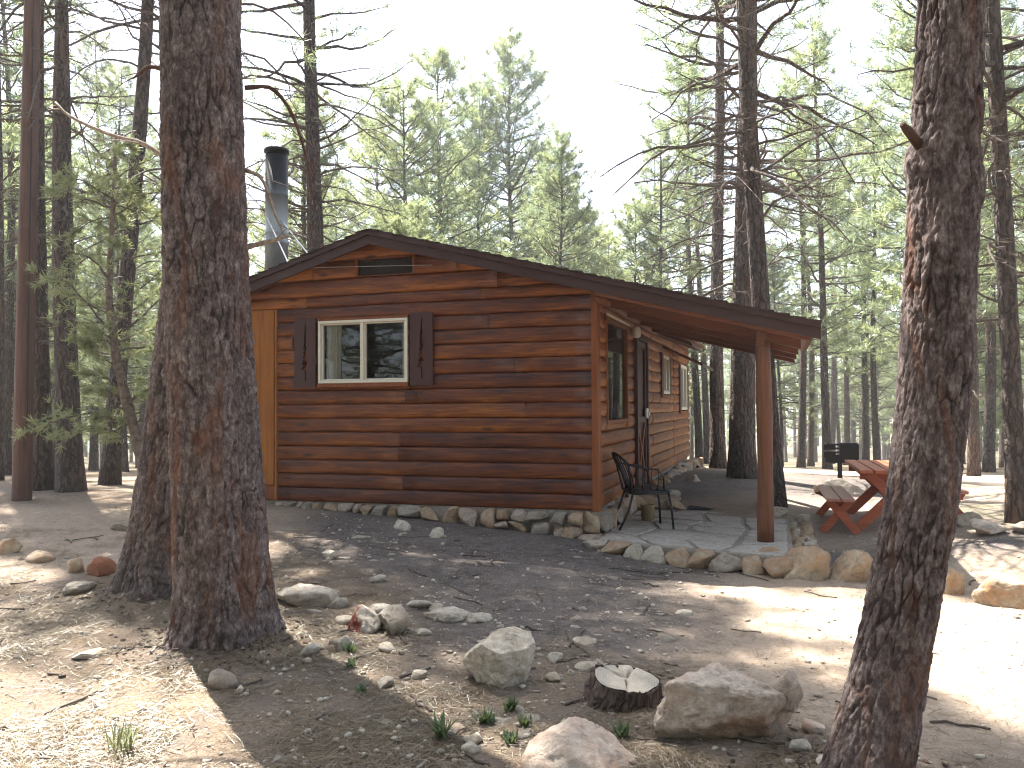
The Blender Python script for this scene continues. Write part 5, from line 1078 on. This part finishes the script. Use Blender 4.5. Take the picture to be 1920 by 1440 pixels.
# the cut stump
def stump(x, y):
    R = np.random.default_rng(6); e = empty('stump', (x, y, gz1(x, y)), .3, 'low sawn stump with a grey cracked top and dark bark', 'stump'); e.rotation_euler = (math.radians(9), math.radians(5), .3); n = 72; th = np.arange(n)*2*np.pi/n
    r = .165*(1+.05*np.cos(2*th)+.04*np.cos(5*th+1)); bk = .012*np.abs(np.sin(th*9+1.3*np.sin(3*th)))+.004*R.normal(size=n); zs = (-.1, 0, .035, .07, .088, .094); V = [((r+bk+.03*math.exp(-max(z, 0)/.04))*np.cos(th), (r+bk+.03*math.exp(-max(z, 0)/.04))*np.sin(th), 0*th+z+.006*R.normal(size=n)*(z < .12)) for z in zs]
    V.append(((r-.006)*np.cos(th), (r-.006)*np.sin(th), 0*th+.09)); V = np.array(V).transpose(0, 2, 1).reshape(-1, 3); i = np.arange(7*n).reshape(7, n); F = np.stack([i[:-1], np.roll(i[:-1], -1, 1), np.roll(i[1:], -1, 1), i[1:]], -1).reshape(-1, 4)
    MB().add(V, F).build('bark', M_BARKR, e, True, attr=False)
    m = 10; rr = np.linspace(1, .02, m); V = []
    for q in rr: V.append(np.c_[(r-.004)*q*np.cos(th), (r-.004)*q*np.sin(th), .096+.006*fbm(np.c_[np.cos(th)*q*4, np.sin(th)*q*4, 0*th], 4, 3)-.03*sum(np.exp(-(np.angle(np.exp(1j*(th-c)))*q/.035)**2)*(q > .12) for c in (.9, 2.1, 1.5, 4.4))])
    i = np.arange(m*n).reshape(m, n); F = np.stack([i[:-1], np.roll(i[:-1], -1, 1), np.roll(i[1:], -1, 1), i[1:]], -1).reshape(-1, 4); mb = MB(); mb.add(np.concatenate(V), F); mb.f.append((i[-1:], 0)); mb.build('cut_face', M_STUMP, e, True, attr=False)
def m_stump():
    t = NT('grey_end_grain', .85, .2); v = t.coord(); g = t.n('TexWave', _wave_type='RINGS', _rings_direction='Z', Vector=v, Scale=22., Distortion=1.6, Detail=3.).outputs['Fac']; b = t.noise(v, 30., 5, .6)
    c = t.mix(t.math('MULTIPLY', g, .45), (.4, .36, .3), (.25, .21, .17)); c = t.mix(t.rng(b, .45, .75), c, (.3, .27, .23)); t.bump(t.math('ADD', g, b), .3, .004); return t.col(c)
M_STUMP = m_stump(); stump(.575, 4.33)
# green weeds and a grass tuft
def weed(x, y, h, n, label, grass=False, seed=0):
    R = np.random.default_rng(500+seed); mb = MB(); z0 = gz1(x, y)
    for i in range(n if grass else n*3):
        a = R.uniform(0, 6.28); L = h*R.uniform(.6, 1.1); w = (.0035 if grass else .0075)*R.uniform(.7, 1.2); sp = R.uniform(.2, .9 if not grass else .75); t = np.linspace(0, 1, 5); c = np.r_[0, .02, .03, .02, 0]*0+np.array([.45, 1, .95, .6, .05])*w
        q = np.c_[np.cos(a)*L*sp*t, np.sin(a)*L*sp*t, L*(t-.35*sp*t*t)]+np.r_[R.normal(0, .012 if not grass else .03, 2), 0]; s = np.array([-math.sin(a), math.cos(a), 0])
        V = np.concatenate([q-s*c[:, None], q+np.array([0, 0, -.15])*c[:, None]*0, q+s*c[:, None]]); F = [(k, k+5, k+6, k+1) for k in range(4)]+[(k+5, k+10, k+11, k+6) for k in range(4)]; mb.add(V, F, 0, R.uniform(0, 1))
    o = mb.build('grass_tuft' if grass else 'weed', M_STRAWG if grass else M_WEED, None, True, loc=(x, y, z0)); tag(o, label, 'grass' if grass else 'weed', None if grass else 'green weeds in the foreground')
M_STRAWG = m_leaf('pale_grass', (.14, .17, .08), (.26, .27, .14), (.25, .28, .12), .4)
for i, (x, y, h, n, lab) in enumerate(((-.34, 3.86, .13, 14, 'tall green weed left of the two touching pale stones'), (-.14, 4.06, .08, 12, 'green weed just below the whitish boulder'), (-.02, 4.2, .08, 12, 'green weed under the right side of the whitish boulder'), (.05, 3.99, .07, 10, 'low weed between whitish boulder and smooth tan boulder'), (-.02, 3.8, .06, 9, 'low weed just above the smooth tan boulder'),
    (.5, 3.88, .09, 9, 'green sprout between tan boulder and long pitted boulder'), (-1.0, 5.02, .07, 9, 'green weed behind the needle clump left of the painted rock'), (-.95, 4.76, .06, 9, 'green weed below the grey stone by the painted rock'), (-.82, 4.44, .05, 8, 'smallest weed in the trunk shadow'))): weed(x, y, h, n, lab, seed=i)
weed(-1.8, 3.8, .17, 46, 'pale green grass tuft in the sunlit needles at lower left', True, 20)

# ------------------------------------------------------------------ the air: faint forest haze
HAZE = .0012
if HAZE:
    mb = MB(); mb.box(-340, 340, -80, 440, -9, 30); hz = bpy.data.materials.new('forest_haze'); hz.use_nodes = True; nt = hz.node_tree; nt.nodes.clear()
    o_ = nt.nodes.new('ShaderNodeOutputMaterial'); pv = nt.nodes.new('ShaderNodeVolumePrincipled'); pv.inputs['Color'].default_value = (.95, .96, .97, 1); pv.inputs['Density'].default_value = HAZE; pv.inputs['Anisotropy'].default_value = .3
    nt.links.new(pv.outputs[0], o_.inputs['Volume']); tag(mb.build('haze', hz, None, attr=False), kind='stuff')
